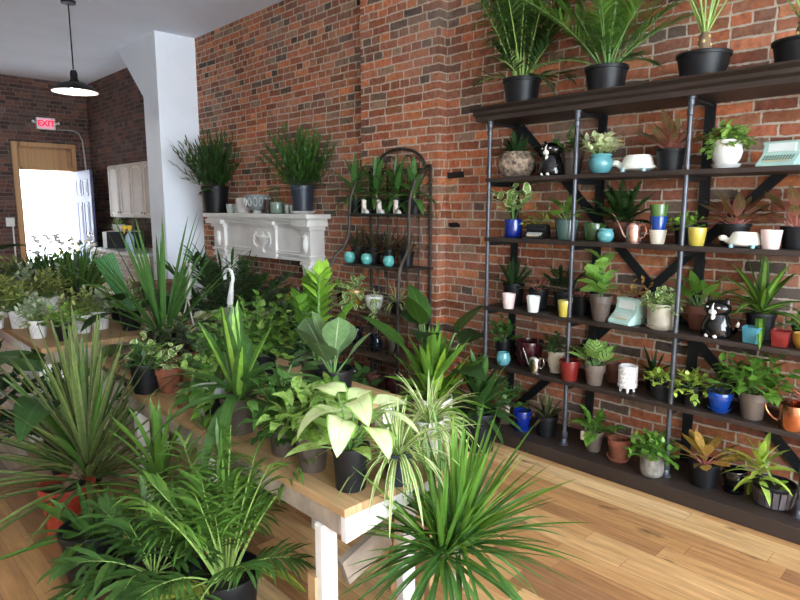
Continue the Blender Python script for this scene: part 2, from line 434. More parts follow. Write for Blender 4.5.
# ------------------------------------------------------------------ leaves
def prof(s, t):
    if s == 'strap': return min(1, .45 + t * 2.2) * max(0, 1 - t ** 2.2) ** .75 + .01
    if s == 'blade': return min(1, .55 + t * 3) * max(0, 1 - t ** 4) ** .8 + .01
    if s == 'lance': return math.sin(PI * min(1, t) ** .75) + .02
    if s == 'ovate': return math.sin(PI * t ** .62) ** .9 + .02
    if s == 'obov': return math.sin(PI * t ** 1.35) ** .75 + .02
    if s == 'round': return math.sqrt(max(0, 1 - (2 * t - 1) ** 2)) + .02
    if s == 'fan': return (.35 + .65 * t) if t < .97 else .9
    if s == 'heart': return (min(1, .55 + 3.2 * t) * max(0, 1 - t ** 1.6) ** .85) + .01
    return 1
def leaf(mb, P, D, L, W, shape='lance', droop=0., fold=.25, seg=5, mi=0, roll=0., wavy=0.):
    d = D.normalized(); s = V((-d.y, d.x, 0))
    if s.length < .05: s = V((1, 0, 0))
    s.normalize()
    if roll: s = Matrix.Rotation(roll, 3, d) @ s
    i0 = len(mb.v); p = P.copy(); st = L / seg; cf, sf = math.cos(fold), math.sin(fold)
    g = V((0, 0, -droop / seg))
    for i in range(seg + 1):
        t = i / seg; w = W * .5 * prof(shape, t); n = d.cross(s)
        wv = wavy * W * math.sin(t * 9 + L * 40) if wavy else 0
        back = d * (-.16 * L) if shape == 'heart' and i == 0 else V((0, 0, 0))
        mb.v.append(tuple(p + s * (w * cf) + n * (w * sf + wv) + back)); mb.v.append(tuple(p)); mb.v.append(tuple(p - s * (w * cf) + n * (w * sf - wv) + back))
        d = (d + g).normalized(); p = p + d * st
    for i in range(seg):
        a = i0 + 3 * i; t0, t1 = i / seg, (i + 1) / seg
        mb.face((a, a + 1, a + 4, a + 3), ((0, t0), (.5, t0), (.5, t1), (0, t1)), mi)
        mb.face((a + 1, a + 2, a + 5, a + 4), ((.5, t0), (1, t0), (1, t1), (.5, t1)), mi)
def pol(az, tilt):
    return V((math.cos(az) * math.sin(tilt), math.sin(az) * math.sin(tilt), math.cos(tilt)))
GA = 2.39996
def rosette(mb, R, z0, n=24, L=.3, W=.03, t0=5, t1=80, droop=.6, shape='strap', fold=.3, seg=5, base=.012, stem=0, lj=.2, pw=1., c=(0, 0), lmin=.8):
    a0 = R.random() * 6
    for i in range(n):
        f = i / max(1, n - 1); az = a0 + i * GA + R.uniform(-.25, .25)
        ti = rad(t0 + (t1 - t0) * f ** pw + R.uniform(-7, 7))
        l = L * (lmin + (1 - lmin) * math.sin(PI * (.25 + .6 * f))) * R.uniform(1 - lj, 1 + lj * .5)
        P = V((c[0] + math.cos(az) * base * (.3 + f), c[1] + math.sin(az) * base * (.3 + f), z0 + stem * (1 - f)))
        leaf(mb, P, pol(az, ti), l, W * R.uniform(.8, 1.15), shape, droop * (.3 + .9 * f) * R.uniform(.7, 1.3), fold, seg, 0, R.uniform(-.3, .3))
def frond(mb, R, P, D, L, nl, ll, lw, droop, bare=.3, lshape='blade', a0=62, a1=28, rr=.004, ldroop=.5, seg=3, vee=.25, k=8):
    d = D.normalized(); p = P.copy(); pts = [p.copy()]; ds = [d.copy()]
    for i in range(k):
        d = (d + V((0, 0, -droop / k))).normalized(); p = p + d * (L / k); pts.append(p.copy()); ds.append(d.copy())
    tube(mb, pts, [rr * (1 - .75 * i / k) for i in range(k + 1)], 5, 1, False)
    for i in range(nl):
        t = bare + (1 - bare) * (i + .5) / nl
        x = t * k; j = min(k - 1, int(x)); q = pts[j].lerp(pts[j + 1], x - j); dd = ds[j]
        s = V((-dd.y, dd.x, 0)); s = s.normalized() if s.length > .05 else V((1, 0, 0))
        n = dd.cross(s); tt = (t - bare) / (1 - bare)
        an = rad(a0 + (a1 - a0) * tt)
        l = ll * (math.sin(PI * (.18 + .72 * tt)) ** .7) * R.uniform(.85, 1.1)
        for sg in (-1, 1):
            dv = dd * math.cos(an) + s * (sg * math.sin(an)) + n * (vee + R.uniform(-.1, .1))
            leaf(mb, q, dv, l, lw, lshape, ldroop * R.uniform(.6, 1.4), .2, seg, 0, R.uniform(-.4, .4))
    leaf(mb, pts[-1], ds[-1], ll * .7, lw, lshape, ldroop, .2, seg, 0)
def fronds(mb, R, z0, n=10, L=.5, nl=18, ll=.16, lw=.014, t0=5, t1=60, droop=.8, base=.03, c=(0, 0), lj=.25, zo=0, **kw):
    a0 = R.random() * 6
    for i in range(n):
        f = i / max(1, n - 1); az = a0 + i * GA + R.uniform(-.3, .3)
        P = V((c[0] + math.cos(az) * base * R.random(), c[1] + math.sin(az) * base * R.random(), z0 + zo))
        frond(mb, R, P, pol(az, rad(t0 + (t1 - t0) * f + R.uniform(-6, 6))), L * R.uniform(1 - lj, 1 + lj * .4), nl, ll, lw, droop * (.4 + f), **kw)
def bush(mb, R, z0, nst=14, H=.15, nl=8, L=.05, W=.03, shape='ovate', t1=65, droop=.4, rr=.002, base=.02, sdroop=.5, fold=.15, seg=4, start=.25, lift=.35, c=(0, 0), wavy=0., roll=.5):
    a0 = R.random() * 6
    for i in range(nst):
        f = (i + .5) / nst; az = a0 + i * GA; ti = rad(t1 * f ** .6 + R.uniform(-8, 8)); d = pol(az, ti)
        h = H * R.uniform(.7, 1.05); p = V((c[0] + math.cos(az) * base * f, c[1] + math.sin(az) * base * f, z0)); k = 5; pts = [p.copy()]; dd = d.copy()
        for j in range(k):
            dd = (dd + V((0, 0, -sdroop * f / k))).normalized(); p = p + dd * (h / k); pts.append(p.copy())
        tube(mb, pts, [rr * (1 - .5 * j / k) for j in range(k + 1)], 4, 1, False)
        b0 = R.random() * 6
        for j in range(nl):
            t = start + (1 - start) * (j + 1) / nl; x = min(t * k, k - 1e-3); jj = int(x); q = pts[jj].lerp(pts[jj + 1], x - jj)
            la = b0 + j * GA; out = V((math.cos(la), math.sin(la), 0)); dv = out * (1 - lift * t) + dd * (lift + .4 * t) + V((0, 0, .15))
            sc = (1.1 - .45 * t) if j < nl - 1 else .7
            leaf(mb, q, dv, L * sc * R.uniform(.8, 1.15), W * sc * R.uniform(.85, 1.15), shape, droop * R.uniform(.4, 1.5), fold, seg, 0, R.uniform(-roll, roll), wavy)
def petiole(mb, R, z0, n=12, S=.15, L=.12, W=.08, t0=5, t1=60, shape='ovate', droop=.6, face=.5, rr=.003, base=.015, fold=.12, seg=6, sj=.3, c=(0, 0), wavy=0., smin=.6, outb=.5):
    a0 = R.random() * 6
    for i in range(n):
        f = (i + .5) / n; az = a0 + i * GA + R.uniform(-.2, .2); ti = rad(t0 + (t1 - t0) * f + R.uniform(-6, 6)); d = pol(az, ti)
        s = S * (1 - (1 - smin) * f * .6) * R.uniform(1 - sj, 1 + sj * .4); p = V((c[0] + math.cos(az) * base * f, c[1] + math.sin(az) * base * f, z0)); pts = [p.copy()]; k = 4
        for j in range(k):
            d = (d + V((math.cos(az), math.sin(az), -.2)) * (outb * .12)).normalized(); p = p + d * (s / k); pts.append(p.copy())
        tube(mb, pts, [rr * (1 - .12 * j) for j in range(k + 1)], 5, 1, False)
        dv = d * (1 - face) + V((math.cos(az), math.sin(az), .15)) * face
        leaf(mb, p, dv, L * R.uniform(.8, 1.12), W * R.uniform(.85, 1.12), shape, droop * R.uniform(.6, 1.3), fold, seg, 0, R.uniform(-.35, .35), wavy)
def trail(mb, R, z0, n=8, H=.15, L=.05, W=.035, r=.06, nl=6, shape='heart', azs=None):
    for i in range(n):
        az = azs[i % len(azs)] + R.uniform(-.3, .3) if azs else i * GA
        p = V((math.cos(az) * r * .6, math.sin(az) * r * .6, z0)); d = pol(az, rad(45)); pts = [p.copy()]; h = H * R.uniform(.5, 1.1) + r; k = 8
        for j in range(k):
            d = (d + V((0, 0, -.55))).normalized(); p = p + d * (h / k); pts.append(p.copy())
        tube(mb, pts, .0018, 4, 1, False)
        for j in range(nl):
            x = (1 + (k - 1.01) * (j + .7) / nl); jj = min(k - 1, int(x)); q = pts[jj].lerp(pts[jj + 1], x - jj); la = az + R.uniform(-1.3, 1.3)
            leaf(mb, q, V((math.cos(la), math.sin(la), -.15)), L * R.uniform(.7, 1.15), W * R.uniform(.8, 1.1), shape, .7, .15, 5, 0, R.uniform(-.4, .4))
def upright(mb, R, z0, n=7, H=.3, W=.04, spread=.03, t1=12, shape='blade', seg=6, fold=.25):
    for i in range(n):
        az = i * GA; f = i / n
        leaf(mb, V((math.cos(az) * spread * f, math.sin(az) * spread * f, z0)), pol(az, rad(t1 * f + R.uniform(-3, 5))), H * R.uniform(.6, 1), W, shape, R.uniform(-.05, .15), fold, seg, 0, R.uniform(-1, 1))
def canes(mb, pts_list, r, n=8):
    for pts in pts_list: tube(mb, pts, r, n, 0)

# ------------------------------------------------------------------ pots
def pot_prof(kind, r, h):
    if kind == 'nursery': o = [(.76*r, 0), (.79*r, .01*h), (.94*r, .86*h), (1.0*r, .87*h), (1.02*r, .98*h), (1.01*r, h)]
    elif kind == 'clay': o = [(.66*r, 0), (.69*r, .02*h), (.88*r, .68*h), (.97*r, .70*h), (1.0*r, .98*h), (.98*r, h)]
    elif kind == 'claylow': o = [(.62*r, 0), (.68*r, .03*h), (.90*r, .62*h), (.98*r, .64*h), (1.0*r, .97*h), (.97*r, h)]
    elif kind == 'taper': o = [(.72*r, 0), (.76*r, .02*h), (.98*r, .97*h), (.96*r, h)]
    elif kind == 'cyl': o = [(.80*r, 0), (.93*r, .07*h), (.99*r, .2*h), (1.0*r, .95*h), (.97*r, h)]
    elif kind == 'belly': o = [(.55*r, 0), (.62*r, .02*h), (.86*r, .2*h), (1.0*r, .48*h), (.95*r, .72*h), (.82*r, .84*h), (.84*r, .9*h), (.92*r, .96*h), (.90*r, h)]
    elif kind == 'urn': o = [(.64*r, 0), (.68*r, .08*h), (.62*r, .12*h), (.82*r, .3*h), (.92*r, .55*h), (.86*r, .78*h), (.90*r, .86*h), (1.0*r, .96*h), (.98*r, h)]
    elif kind == 'bowl': o = [(.45*r, 0), (.6*r, .04*h), (.86*r, .3*h), (.98*r, .65*h), (1.0*r, .92*h), (.97*r, h)]
    elif kind == 'ball': o = [(.5*r, 0), (.72*r, .08*h), (.94*r, .3*h), (1.0*r, .52*h), (.94*r, .78*h), (.80*r, .95*h), (.77*r, h)]
    else: o = [(.9*r, 0), (r, h)]
    return o
SEEDN = [0]
def seed():
    SEEDN[0] += 1; return random.Random(SEEDN[0] * 7919 + 13)
def pot_mesh(kind, r, h, ribs=0, bumpy=0., n=26, sq=False, R=None):
    mb = MB(); o = pot_prof(kind, r, h); th = .05 * r + .0018; rt = o[-1][0]
    mod = None
    if ribs: mod = lambda a, z: 1 + (.03 * (1 if math.cos(ribs * a) > 0 else -1) if .04*h < z < .84*h else 0)
    if bumpy: mod = lambda a, z: 1 + bumpy * (math.sin(7*a + 60*z) * .5 + math.sin(11*a - 45*z + 1.3) * .5)
    if sq: mod = lambda a, z: min(1.28, 1 / max(abs(math.cos(a)), abs(math.sin(a)))) * .86
    zs = h * .86
    ri = rt - th
    p = [(0, 0)] + o + [(ri, h), (ri * .96, zs - .004)]
    lathe(mb, p, (ribs * 4 if ribs else 48) if (ribs or bumpy) else n, mod=mod)
    return mb, zs, ri * .97
def add_pot(t, kind, r, h, mat, ribs=0, bumpy=0., sq=False, saucer=None, soil=True):
    z = 0
    if saucer is not None:
        m2 = MB(); rb = pot_prof(kind, r, h)[0][0]
        lathe(m2, [(0, 0), (rb * 1.02, 0), (rb * 1.42, .014 + .06*h), (rb * 1.36, .016 + .06*h), (rb * 1.05, .008), (0, .008)], 28)
        m2.build('saucer', saucer, t); z = .009
    mb, zs, ri = pot_mesh(kind, r, h, ribs, bumpy, sq=sq)
    p = mb.build('pot', mat, t); p.location.z = z
    if soil:
        s = MB(); lathe(s, [(ri, 0), (ri * .6, .006), (0, .008)], 20, mod=(lambda a, z: min(1.28, 1 / max(abs(math.cos(a)), abs(math.sin(a)))) * .86) if sq else None)
        so = s.build('soil', M_SOIL, t); so.location.z = zs + z - .004
    return zs + z
def lone_pot(name, label, cat, loc, kind, r, h, mat, group=None, saucer=None, **kw):
    mb, zs, ri = pot_mesh(kind, r, h, **kw)
    if saucer is not None:
        t = thing(name, label, cat, loc, group); p = mb.build('pot', mat, t); p.location.z = .009
        m2 = MB(); rb = pot_prof(kind, r, h)[0][0]
        lathe(m2, [(0, 0), (rb * 1.25, 0), (rb * 1.56, .016 + .07*h), (rb * 1.50, .018 + .07*h), (rb * 1.1, .008), (0, .008)], 28)
        m2.build('saucer', saucer, t); return t
    o = mb.build(name, mat); o.location = loc
    return tag(o, label, cat, group)
def clampx(mb, loc, xmax, ymin=None, boxx=None):
    for i, q in enumerate(mb.v):
        x, y, z = q
        if x + loc[0] > xmax: x = xmax - loc[0] - .02 * min(1, (x + loc[0] - xmax))
        mb.v[i] = (x, y, z)
LIM = {}
def plant(name, label, loc, pot, fols, cat='potted plant', group=None, xmax=3.675, zmax=None, ext=None, lean=(0, 0)):
    """pot = (kind, radius, height, material[, options]); fols = [(function, leaf material, stem material, keywords)]"""
    loc = V(loc); t = thing(name, label, cat, loc, group); R = seed()
    opts = pot[4] if len(pot) > 4 else {}
    zs = add_pot(t, pot[0], pot[1], pot[2], PM[pot[3]] if isinstance(pot[3], str) else pot[3], **opts)
    for fi, fl in enumerate(fols):
        fn, lm, sm, kw = fl[:4]; nm = fl[4] if len(fl) > 4 else 'foliage'
        mb = MB(); fn(mb, R, zs, **kw)
        if zmax:
            lim = zmax - loc.z
            mb.v = [(x, y, z if z < lim else lim - .01 * R.random()) for x, y, z in mb.v]
        clampx(mb, loc, xmax)
        mb.build(nm, [LF[lm], ST[sm]], t, ang=0)
    if ext: ext(t, zs, R)
    return t
def tagged(dx, dy, z, s=1.):
    def f(t, zs, R):
        mb = MB(); box(mb, (dx - .001, dy - .016*s, z - .05*s), (dx + .001, dy + .016*s, z)); o = mb.build('price_tag', M_TAG, t, False); tag(o, 'small cream paper tag on a string')
        m2 = MB(); tube(m2, [(dx, dy, z), (dx*.9, dy*.9, z + .03*s), (dx*.7, dy*.7, zs + .01)], .0012, 4); m2.build('string', M_TAG, t)
    return f
def stems(pls, mat='brown', r=.008):
    def f(t, zs, R):
        for pts in pls:
            mb = MB(); q = [V(p) for p in pts]
            tube(mb, q, [r * (1 - .25 * i / (len(q) - 1)) for i in range(len(q))], 8); mb.build('stem', ST[mat], t)
    return f
# ------------------------------------------------------------------ the room
WX, WB, CZ = 3.7, 11.5, 3.65
FY = -3.4
XL = -2.2
def slab(name, lo, hi, mat, bevel=0):
    mb = MB(); box(mb, lo, hi); return mb.build(name, mat, None, False, bevel)
M_CEIL = plain('ceiling_paint', (.78,.83,.95), .8, var=.02, scale=2)
M_WALLW = plain('wall_paint', (.84,.89,.96), .7, var=.02, scale=2)
M_PLAST = plain('plaster_left', (.62,.60,.57), .8, var=.03)
struct(slab('floor', (XL, FY, -.1), (WX, WB, 0), M_FLOOR))
struct(slab('ceiling', (XL - .2, FY - .2, CZ), (WX + .25, WB + .2, CZ + .15), M_CEIL))
COLY = 7.43
struct(slab('wall_right', (WX, FY, 0), (WX + .25, COLY + .2, CZ), M_BRICK))
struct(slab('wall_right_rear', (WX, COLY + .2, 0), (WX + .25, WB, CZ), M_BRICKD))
struct(slab('wall_left', (XL - .2, FY, 0), (XL, WB, CZ), M_PLAST))
DX0, DX1, DZ = 2.51, 3.46, 2.64
mb = MB()
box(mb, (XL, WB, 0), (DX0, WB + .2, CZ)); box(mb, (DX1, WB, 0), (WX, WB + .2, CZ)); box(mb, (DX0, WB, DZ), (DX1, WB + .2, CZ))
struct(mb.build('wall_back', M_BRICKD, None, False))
mb = MB()
W0, W1, WZ0, WZ1 = -2.0, 3.5, .6, 3.5
box(mb, (XL, FY - .2, 0), (W0, FY, CZ)); box(mb, (W1, FY - .2, 0), (WX, FY, CZ)); box(mb, (W0, FY - .2, WZ1), (W1, FY, CZ)); box(mb, (W0, FY - .2, 0), (W1, FY, WZ0))
struct(mb.build('wall_front', M_PLAST, None, False))
mb = MB()
for xx in (W0, .75, W1 - .06): box(mb, (xx, FY - .14, WZ0), (xx + .06, FY - .06, WZ1))
for zz in (WZ0, WZ1 - .06): box(mb, (W0, FY - .14, zz), (W1, FY - .06, zz + .06))
struct(mb.build('window_1', M_IRON, None, False))
struct(slab('pilaster_right', (3.6, 3.28, 0), (WX + .01, 4.19, CZ), M_BRICK))
# white boxed column with a slanted soffit under its rear
mb = MB()
poly = [(COLY, 0), (7.86, 0), (7.86, 2.95), (8.62, CZ), (COLY, CZ)]
prism(mb, poly, 'x', 3.2, WX + .005)
fixn(struct(mb.build('column_right', M_WALLW, None, False)))
# ground outside
g = slab('ground_outside', (-30, -30, -.35), (30, 45, -.12), plain('pavement', (.80,.80,.79), .9))
struct(g)
ow = slab('sky_block_wall', (-4, 15.5, -.12), (12, 15.8, 5.0), plain('sky_block_stucco', (.72,.72,.72), .9))  # wall added behind the rear door to cut sky light on its leaf
struct(ow)
# flat black plates standing in for the shade inside holes in the old brickwork
for i, (px, py, w, h) in enumerate(((456, 175, .17, .050), (454.5, 225, .13, .04))):
    p = at(px, py, x=WX); mb = MB(); n = 12
    poly = [(p.y + w/2*math.cos(2*PI*j/n)*(1 + .12*((j*7) % 3 - 1)), p.z + h/2*math.sin(2*PI*j/n + (.4 if j % 2 else -.2))*1.1) for j in range(n)]
    if i == 0: poly = [(p.y - w/2, p.z - h*.42), (p.y + w*.3, p.z - h/2), (p.y + w/2, p.z - h*.45), (p.y + w/2, p.z + h*.4), (p.y - w*.2, p.z + h/2), (p.y - w*.46, p.z + h*.46)]
    prism(mb, poly, 'x', WX - .006, WX + .02); o = fixn(mb.build('hole_patch', M_IRON, None, False))
    tag(o, ('flat black patch painted as a dark hole in the brick above the smaller one', 'small ragged black patch painted as a dark hole in brick beside the plant rack')[i], 'wall patch')

# ------------------------------------------------------------------ rear door
def panel_door(t_parent=None):
    pass
jm = MB()
box(jm, (DX0, WB - .035, 0), (DX0 + .09, WB + .16, DZ)); box(jm, (DX1 - .07, WB - .035, 0), (DX1, WB + .16, DZ)); box(jm, (DX0 + .09, WB - .035, DZ - .07), (DX1 - .07, WB + .16, DZ)); box(jm, (DX0 + .09, WB - .03, 2.2), (DX1 - .07, WB + .16, 2.25))
dfr = struct(jm.build('trim_1', M_PINE, None, False, .006))
tp = MB(); box(tp, (DX0 + .09, WB + .02, 2.25), (DX1 - .07, WB + .06, DZ - .07)); tp.build('transom_panel', M_PINE, dfr, False)
tr = MB()
for a, b in (((DX0 + .09, WB + .005, 2.25), (DX0 + .11, WB + .03, DZ - .07)), ((DX1 - .13, WB + .005, 2.25), (DX1 - .07, WB + .03, DZ - .07)), ((DX0 + .09, WB + .005, DZ - .10), (DX1 - .07, WB + .03, DZ - .07))): box(tr, a, b)
tr.build('transom_moulding', plain('pine_dark', (.36,.18,.075), .5), dfr, False)
M_DOOR = plain('door_paint', (.085,.10,.21), .45, var=.03)
dl = MB(); hx, t_ = 3.385, .042
box(dl, (hx, 10.62, .02), (hx + t_, 11.46, 2.19))
door = struct(dl.build('door_1', M_DOOR, None, False, .003))
for (z0, z1) in ((1.78, 2.05), (.98, 1.68), (.2, .86)):
    for (y0, y1) in ((10.75, 11.0), (11.08, 11.33)):
        q = MB()
        for a, b in (((hx - .006, y0, z0), (hx + .001, y0 + .022, z1)), ((hx - .006, y1 - .022, z0), (hx + .001, y1, z1)), ((hx - .006, y0, z0), (hx + .001, y1, z0 + .022)), ((hx - .006, y0, z1 - .022), (hx + .001, y1, z1)), ((hx - .005, y0 + .055, z0 + .055), (hx + .001, y1 - .055, z1 - .055))): box(q, a, b)
        q.build('door_panel', M_DOOR, door, False, .004)
for z, r in ((1.02, .03), (1.17, .024)):
    q = MB(); lathe(q, [(0, 0), (r, 0), (r, .012), (r*.45, .016), (r*.45, .035), (r*.9, .045), (r*.95, .062), (0, .07)], 16, M=Matrix.Translation((hx, 10.70, z)) @ Matrix.Rotation(-PI/2, 4, 'Y'))
    q.build('door_handle' if z < 1.1 else 'deadbolt', M_CHROME, door)

# ------------------------------------------------------------------ exit sign, conduit, switch, lamp
def text_mesh(txt, size, depth, M, name, mat, parent):
    cu = bpy.data.curves.new('txt', 'FONT'); cu.body = txt; cu.size = size; cu.extrude = depth; cu.offset = .004; cu.align_x = 'CENTER'; cu.align_y = 'CENTER'
    o = bpy.data.objects.new('txt', cu); COL.objects.link(o)
    me = bpy.data.meshes.new_from_object(o); bpy.data.objects.remove(o)
    me.transform(M); me.materials.clear(); me.materials.append(mat)
    r = bpy.data.objects.new(name, me); COL.objects.link(r); r.parent = parent; return r
def emit(name, c, s):
    m, nt, b, out = newmat(name); b.inputs['Base Color'].default_value = (*c, 1); b.inputs['Emission Color'].default_value = (*c, 1); b.inputs['Emission Strength'].default_value = s
    return m
ex = thing('exit_sign', 'lit white exit sign with red letters above the rear door', 'exit sign', (3.035, WB, 2.95))
q = MB(); box(q, (-.14, -.06, -.095), (.14, -.001, .095)); q.build('housing', M_WHITE, ex, False, .008)
q = MB(); box(q, (-.10, -.064, -.08), (.10, -.058, .08)); q.build('face', emit('exit_face', (.80,.34,.46), .22), ex, False)
text_mesh('EXIT', .125, .003, Matrix.Translation((0, -.066, 0)) @ Matrix.Rotation(PI/2, 4, 'X'), 'lettering', emit('exit_red', (.75,.01,.06), .35), ex)
for sx in (-1, 1):
    q = MB(); tube(q, [(sx*.14, -.03, .0), (sx*.17, -.035, .015)], .012, 8); ell(q, (sx*.185, -.05, .02), (.024, .03, .024), 12); q.build('lamp_head', M_WHITE, ex)
cd = MB(); pts = [(3.20, WB - .015, 2.87), (3.44, WB - .015, 2.875), (3.53, WB - .015, 2.84), (3.585, WB - .015, 2.72), (3.61, WB - .015, 2.2), (3.62, WB - .015, .1)]
tube(cd, pts, .012, 8)
tag(cd.build('conduit', plain('grey_conduit', (.42,.42,.42), .4, .4), None), 'thin grey conduit bending down beside the rear door frame', 'conduit')
sw = thing('light_switch', 'white switch plate with a pipe below, left of the rear door', 'light switch', (2.405, WB, 1.36))
q = MB(); box(q, (-.06, -.03, -.07), (.06, -.001, .07)); q.build('plate', M_WHITE, sw, False, .005)
q = MB(); box(q, (-.008, -.045, -.015), (.008, -.028, .015)); q.build('toggle', M_WHITE, sw, False)
q = MB(); tube(q, [(.03, -.015, -.07), (.03, -.015, -1.2)], .012, 8); q.build('conduit', M_WHITE, sw)
LX, LY, LZ = 2.15, 7.0, 2.77
lp = thing('pendant_lamp', 'black metal pendant lamp hanging from the ceiling near the white column', 'pendant lamp', (LX, LY, LZ))
q = MB(); lathe(q, [(0, CZ - LZ), (.07, CZ - LZ), (.07, CZ - LZ - .025), (0, CZ - LZ - .03)], 20); q.build('canopy', M_IRON, lp)
q = MB(); tube(q, [(0, 0, .22), (0, 0, CZ - LZ - .02)], .007, 8); q.build('cord', M_IRON, lp)
q = MB(); lathe(q, [(0, .21), (.025, .21), (.035, .18), (.035, .12), (.05, .10), (.05, .085), (0, .085)], 18); q.build('socket', M_IRON, lp)
q = MB(); o_ = [(.05, .092), (.10, .085), (.16, .06), (.20, .025), (.222, 0)]
lathe(q, o_ , 36); 
q.build('shade', M_IRON, lp)
q = MB(); lathe(q, [(r - .006, z - .004) for r, z in reversed(o_)] + [(0, .086)], 36); q.build('shade_lining', plain('enamel_white', (.85,.84,.82), .3), lp)
q = MB(); ell(q, (0, 0, .035), (.045, .045, .05), 16); q.build('bulb', emit('bulb_glow', (1, .93, .82), 40), lp)

# ------------------------------------------------------------------ rear kitchen cabinets
M_CAB = plain('cabinet_cream', (.58,.49,.41), .45, var=.03); M_CABE = plain('cabinet_edge', (.82,.78,.72), .4, var=.02)
def cab_front(p, name, x, y0, y1, z0, z1, arch, knob):
    q = MB(); box(q, (x - .02, y0 + .004, z0), (x, y1 - .004, z1)); d = q.build(name, M_CAB, p, False, .003)
    q = MB(); a, b, c, e = y0 + .05, y1 - .05, z0 + .05, z1 - .05
    if z1 - z0 < .25: a, b, c, e = y0 + .03, y1 - .03, z0 + .03, z1 - .03
    pts = [(x - .022, a, c), (x - .022, b, c), (x - .022, b, e)]
    if arch: pts = [(x - .022, a, c), (x - .022, b, c), (x - .022, b, e - .07)] + [(x - .022, (a+b)/2 + (b-a)/2*math.cos(t*PI/8), e - .07 + .07*math.sin(t*PI/8)) for t in range(1, 8)] + [(x - .022, a, e - .07)]
    else: pts += [(x - .022, a, e)]
    tube(q, pts + [pts[0]], .007, 6); q.build('moulding', M_CABE, d)
    q = MB(); ky, kz = knob; ell(q, (x - .035, ky, kz), (.014, .016, .016), 10); q.build('knob', M_CHROME, d)
wc = thing('wall_cabinet', 'cream wall cabinet with arched door panels on the dark rear brick wall', 'cabinet', (0, 0, 0))
q = MB(); box(q, (3.38, 8.0, 1.45), (WX - .002, 9.76, 2.21)); q.build('body', M_CAB, wc, False, .004)
ys = [8.02, 8.45, 8.885, 9.32, 9.755]
for i in range(4): cab_front(wc, 'door', 3.38, ys[i], ys[i+1], 1.46, 2.20, True, (ys[i] + .05 if i % 2 else ys[i+1] - .05, 1.52))
bc = thing('base_cabinet', 'cream base cabinet with drawers under the white counter at the rear', 'cabinet', (0, 0, 0))
q = MB(); box(q, (3.10, 8.05, .08), (WX - .002, 9.88, .955)); box(q, (3.16, 8.08, 0), (WX - .01, 9.85, .08)); q.build('body', M_CAB, bc, False, .004)
yb = [8.06, 8.47, 8.88, 9.87]
for i in range(3):
    ym = (yb[i] + yb[i+1]) / 2
    cab_front(bc, 'drawer', 3.10, yb[i], yb[i+1], .74, .94, False, (ym, .84))
yb = [8.06, 8.47, 8.88, 9.37, 9.87]
for i in range(4): cab_front(bc, 'door', 3.10, yb[i], yb[i+1], .1, .72, False, (yb[i] + .05 if i % 2 else yb[i+1] - .05, .64))
q = MB(); box(q, (3.06, 8.03, .957), (WX - .002, 9.92, .995)); tag(q.build('countertop', plain('white_laminate', (.85,.85,.86), .3, var=.02), None, False, .008), 'white countertop along the rear brick wall', 'countertop')
for i, (y0, y1, x0) in enumerate(((9.98, 10.12, 3.55), (10.16, 10.27, 3.60))):
    q = MB(); beam(q, (3.32 + .1*i, y0, 0.02), (x0 + .10, y1 - .1, 1.95 - .1*i), .14 - .05*i, .02, V((1, 0, 0))); tag(q.build('leaning_board', plain('grey_board', (.25,.27,.25), .7), None, False), ('wide grey board leaning on the wall beside the cabinets', 'narrow grey board leaning in the rear corner by the wide one')[i], 'board')
mw = thing('microwave', 'black fronted white microwave on the rear countertop', 'microwave', (3.38, 9.35, .997)); mw.rotation_euler.z = rad(62)
q = MB(); box(q, (-.12, -.27, .01), (.25, .25, .25)); q.build('body', M_WHITE, mw, False, .01)
q = MB(); box(q, (-.14, -.275, .012), (-.121, .20, .248)); q.build('door', PM['black'], mw, False, .004)
q = MB(); box(q, (-.14, .203, .012), (-.121, .255, .248)); q.build('control_panel', M_WHITE, mw, False, .003)
for sx, sy in ((-.1, -.24), (-.1, .22), (.22, -.24), (.22, .22)):
    q = MB(); lathe(q, [(0, 0), (.012, 0), (.012, .012), (0, .012)], 8, c=(sx, sy, 0)); q.build('foot', PM['black'], mw)
sb = thing('spray_bottle', 'pale blue spray bottle with a yellow trigger on the rear countertop', 'spray bottle', (3.24, 8.72, .996))
q = MB(); lathe(q, [(0, 0), (.055, 0), (.06, .01), (.06, .17), (.05, .21), (.02, .25), (.018, .28), (0, .28)], 18); q.build('bottle', plain('blue_plastic', (.38,.48,.62), .2), sb)
q = MB(); box(q, (-.10, -.018, .30), (.03, .018, .35)); box(q, (-.02, -.015, .27), (.02, .015, .31)); beam(q, (-.06, 0, .31), (-.075, 0, .24), .02, .012, V((1, 0, 0))); q.build('trigger', plain('yellow_plastic', (.80,.52,.05), .35), sb, False, .004)
q = MB(); tube(q, [(-.10, 0, .325), (-.125, 0, .325)], .010, 8); q.build('nozzle', M_WHITE, sb)

# ------------------------------------------------------------------ fireplace mantel
M_MAN = plain('mantel_paint', (.82,.80,.76), .45, var=.05, scale=5)
mt = thing('fireplace_mantel', 'white painted fireplace mantel with carved urn panel against the brick wall', 'mantel', (0, 0, 0))
q = MB(); box(q, (3.56, 4.90, 1.06), (WX - .001, 6.80, 1.42)); box(q, (3.545, 4.95, 1.06), (WX - .001, 6.78, 1.085)); box(q, (3.535, 4.95, 1.112), (WX - .001, 6.78, 1.132)); box(q, (3.545, 4.95, 1.14), (WX - .001, 6.78, 1.155)); q.build('frieze', M_MAN, mt, False, .004)
q = MB(); box(q, (3.545, 4.90, 1.39), (WX - .001, 6.80, 1.42)); box(q, (3.50, 4.86, 1.42), (WX - .001, 6.83, 1.455)); box(q, (3.46, 4.82, 1.455), (WX - .001, 6.86, 1.485)); q.build('cornice', M_MAN, mt, False, .008)
q = MB(); box(q, (3.425, 4.775, 1.485), (WX - .001, 6.90, 1.53)); box(q, (3.405, 4.765, 1.487), (WX - .001, 5.12, 1.5305)); q.build('mantelshelf', M_MAN, mt, False, .006)
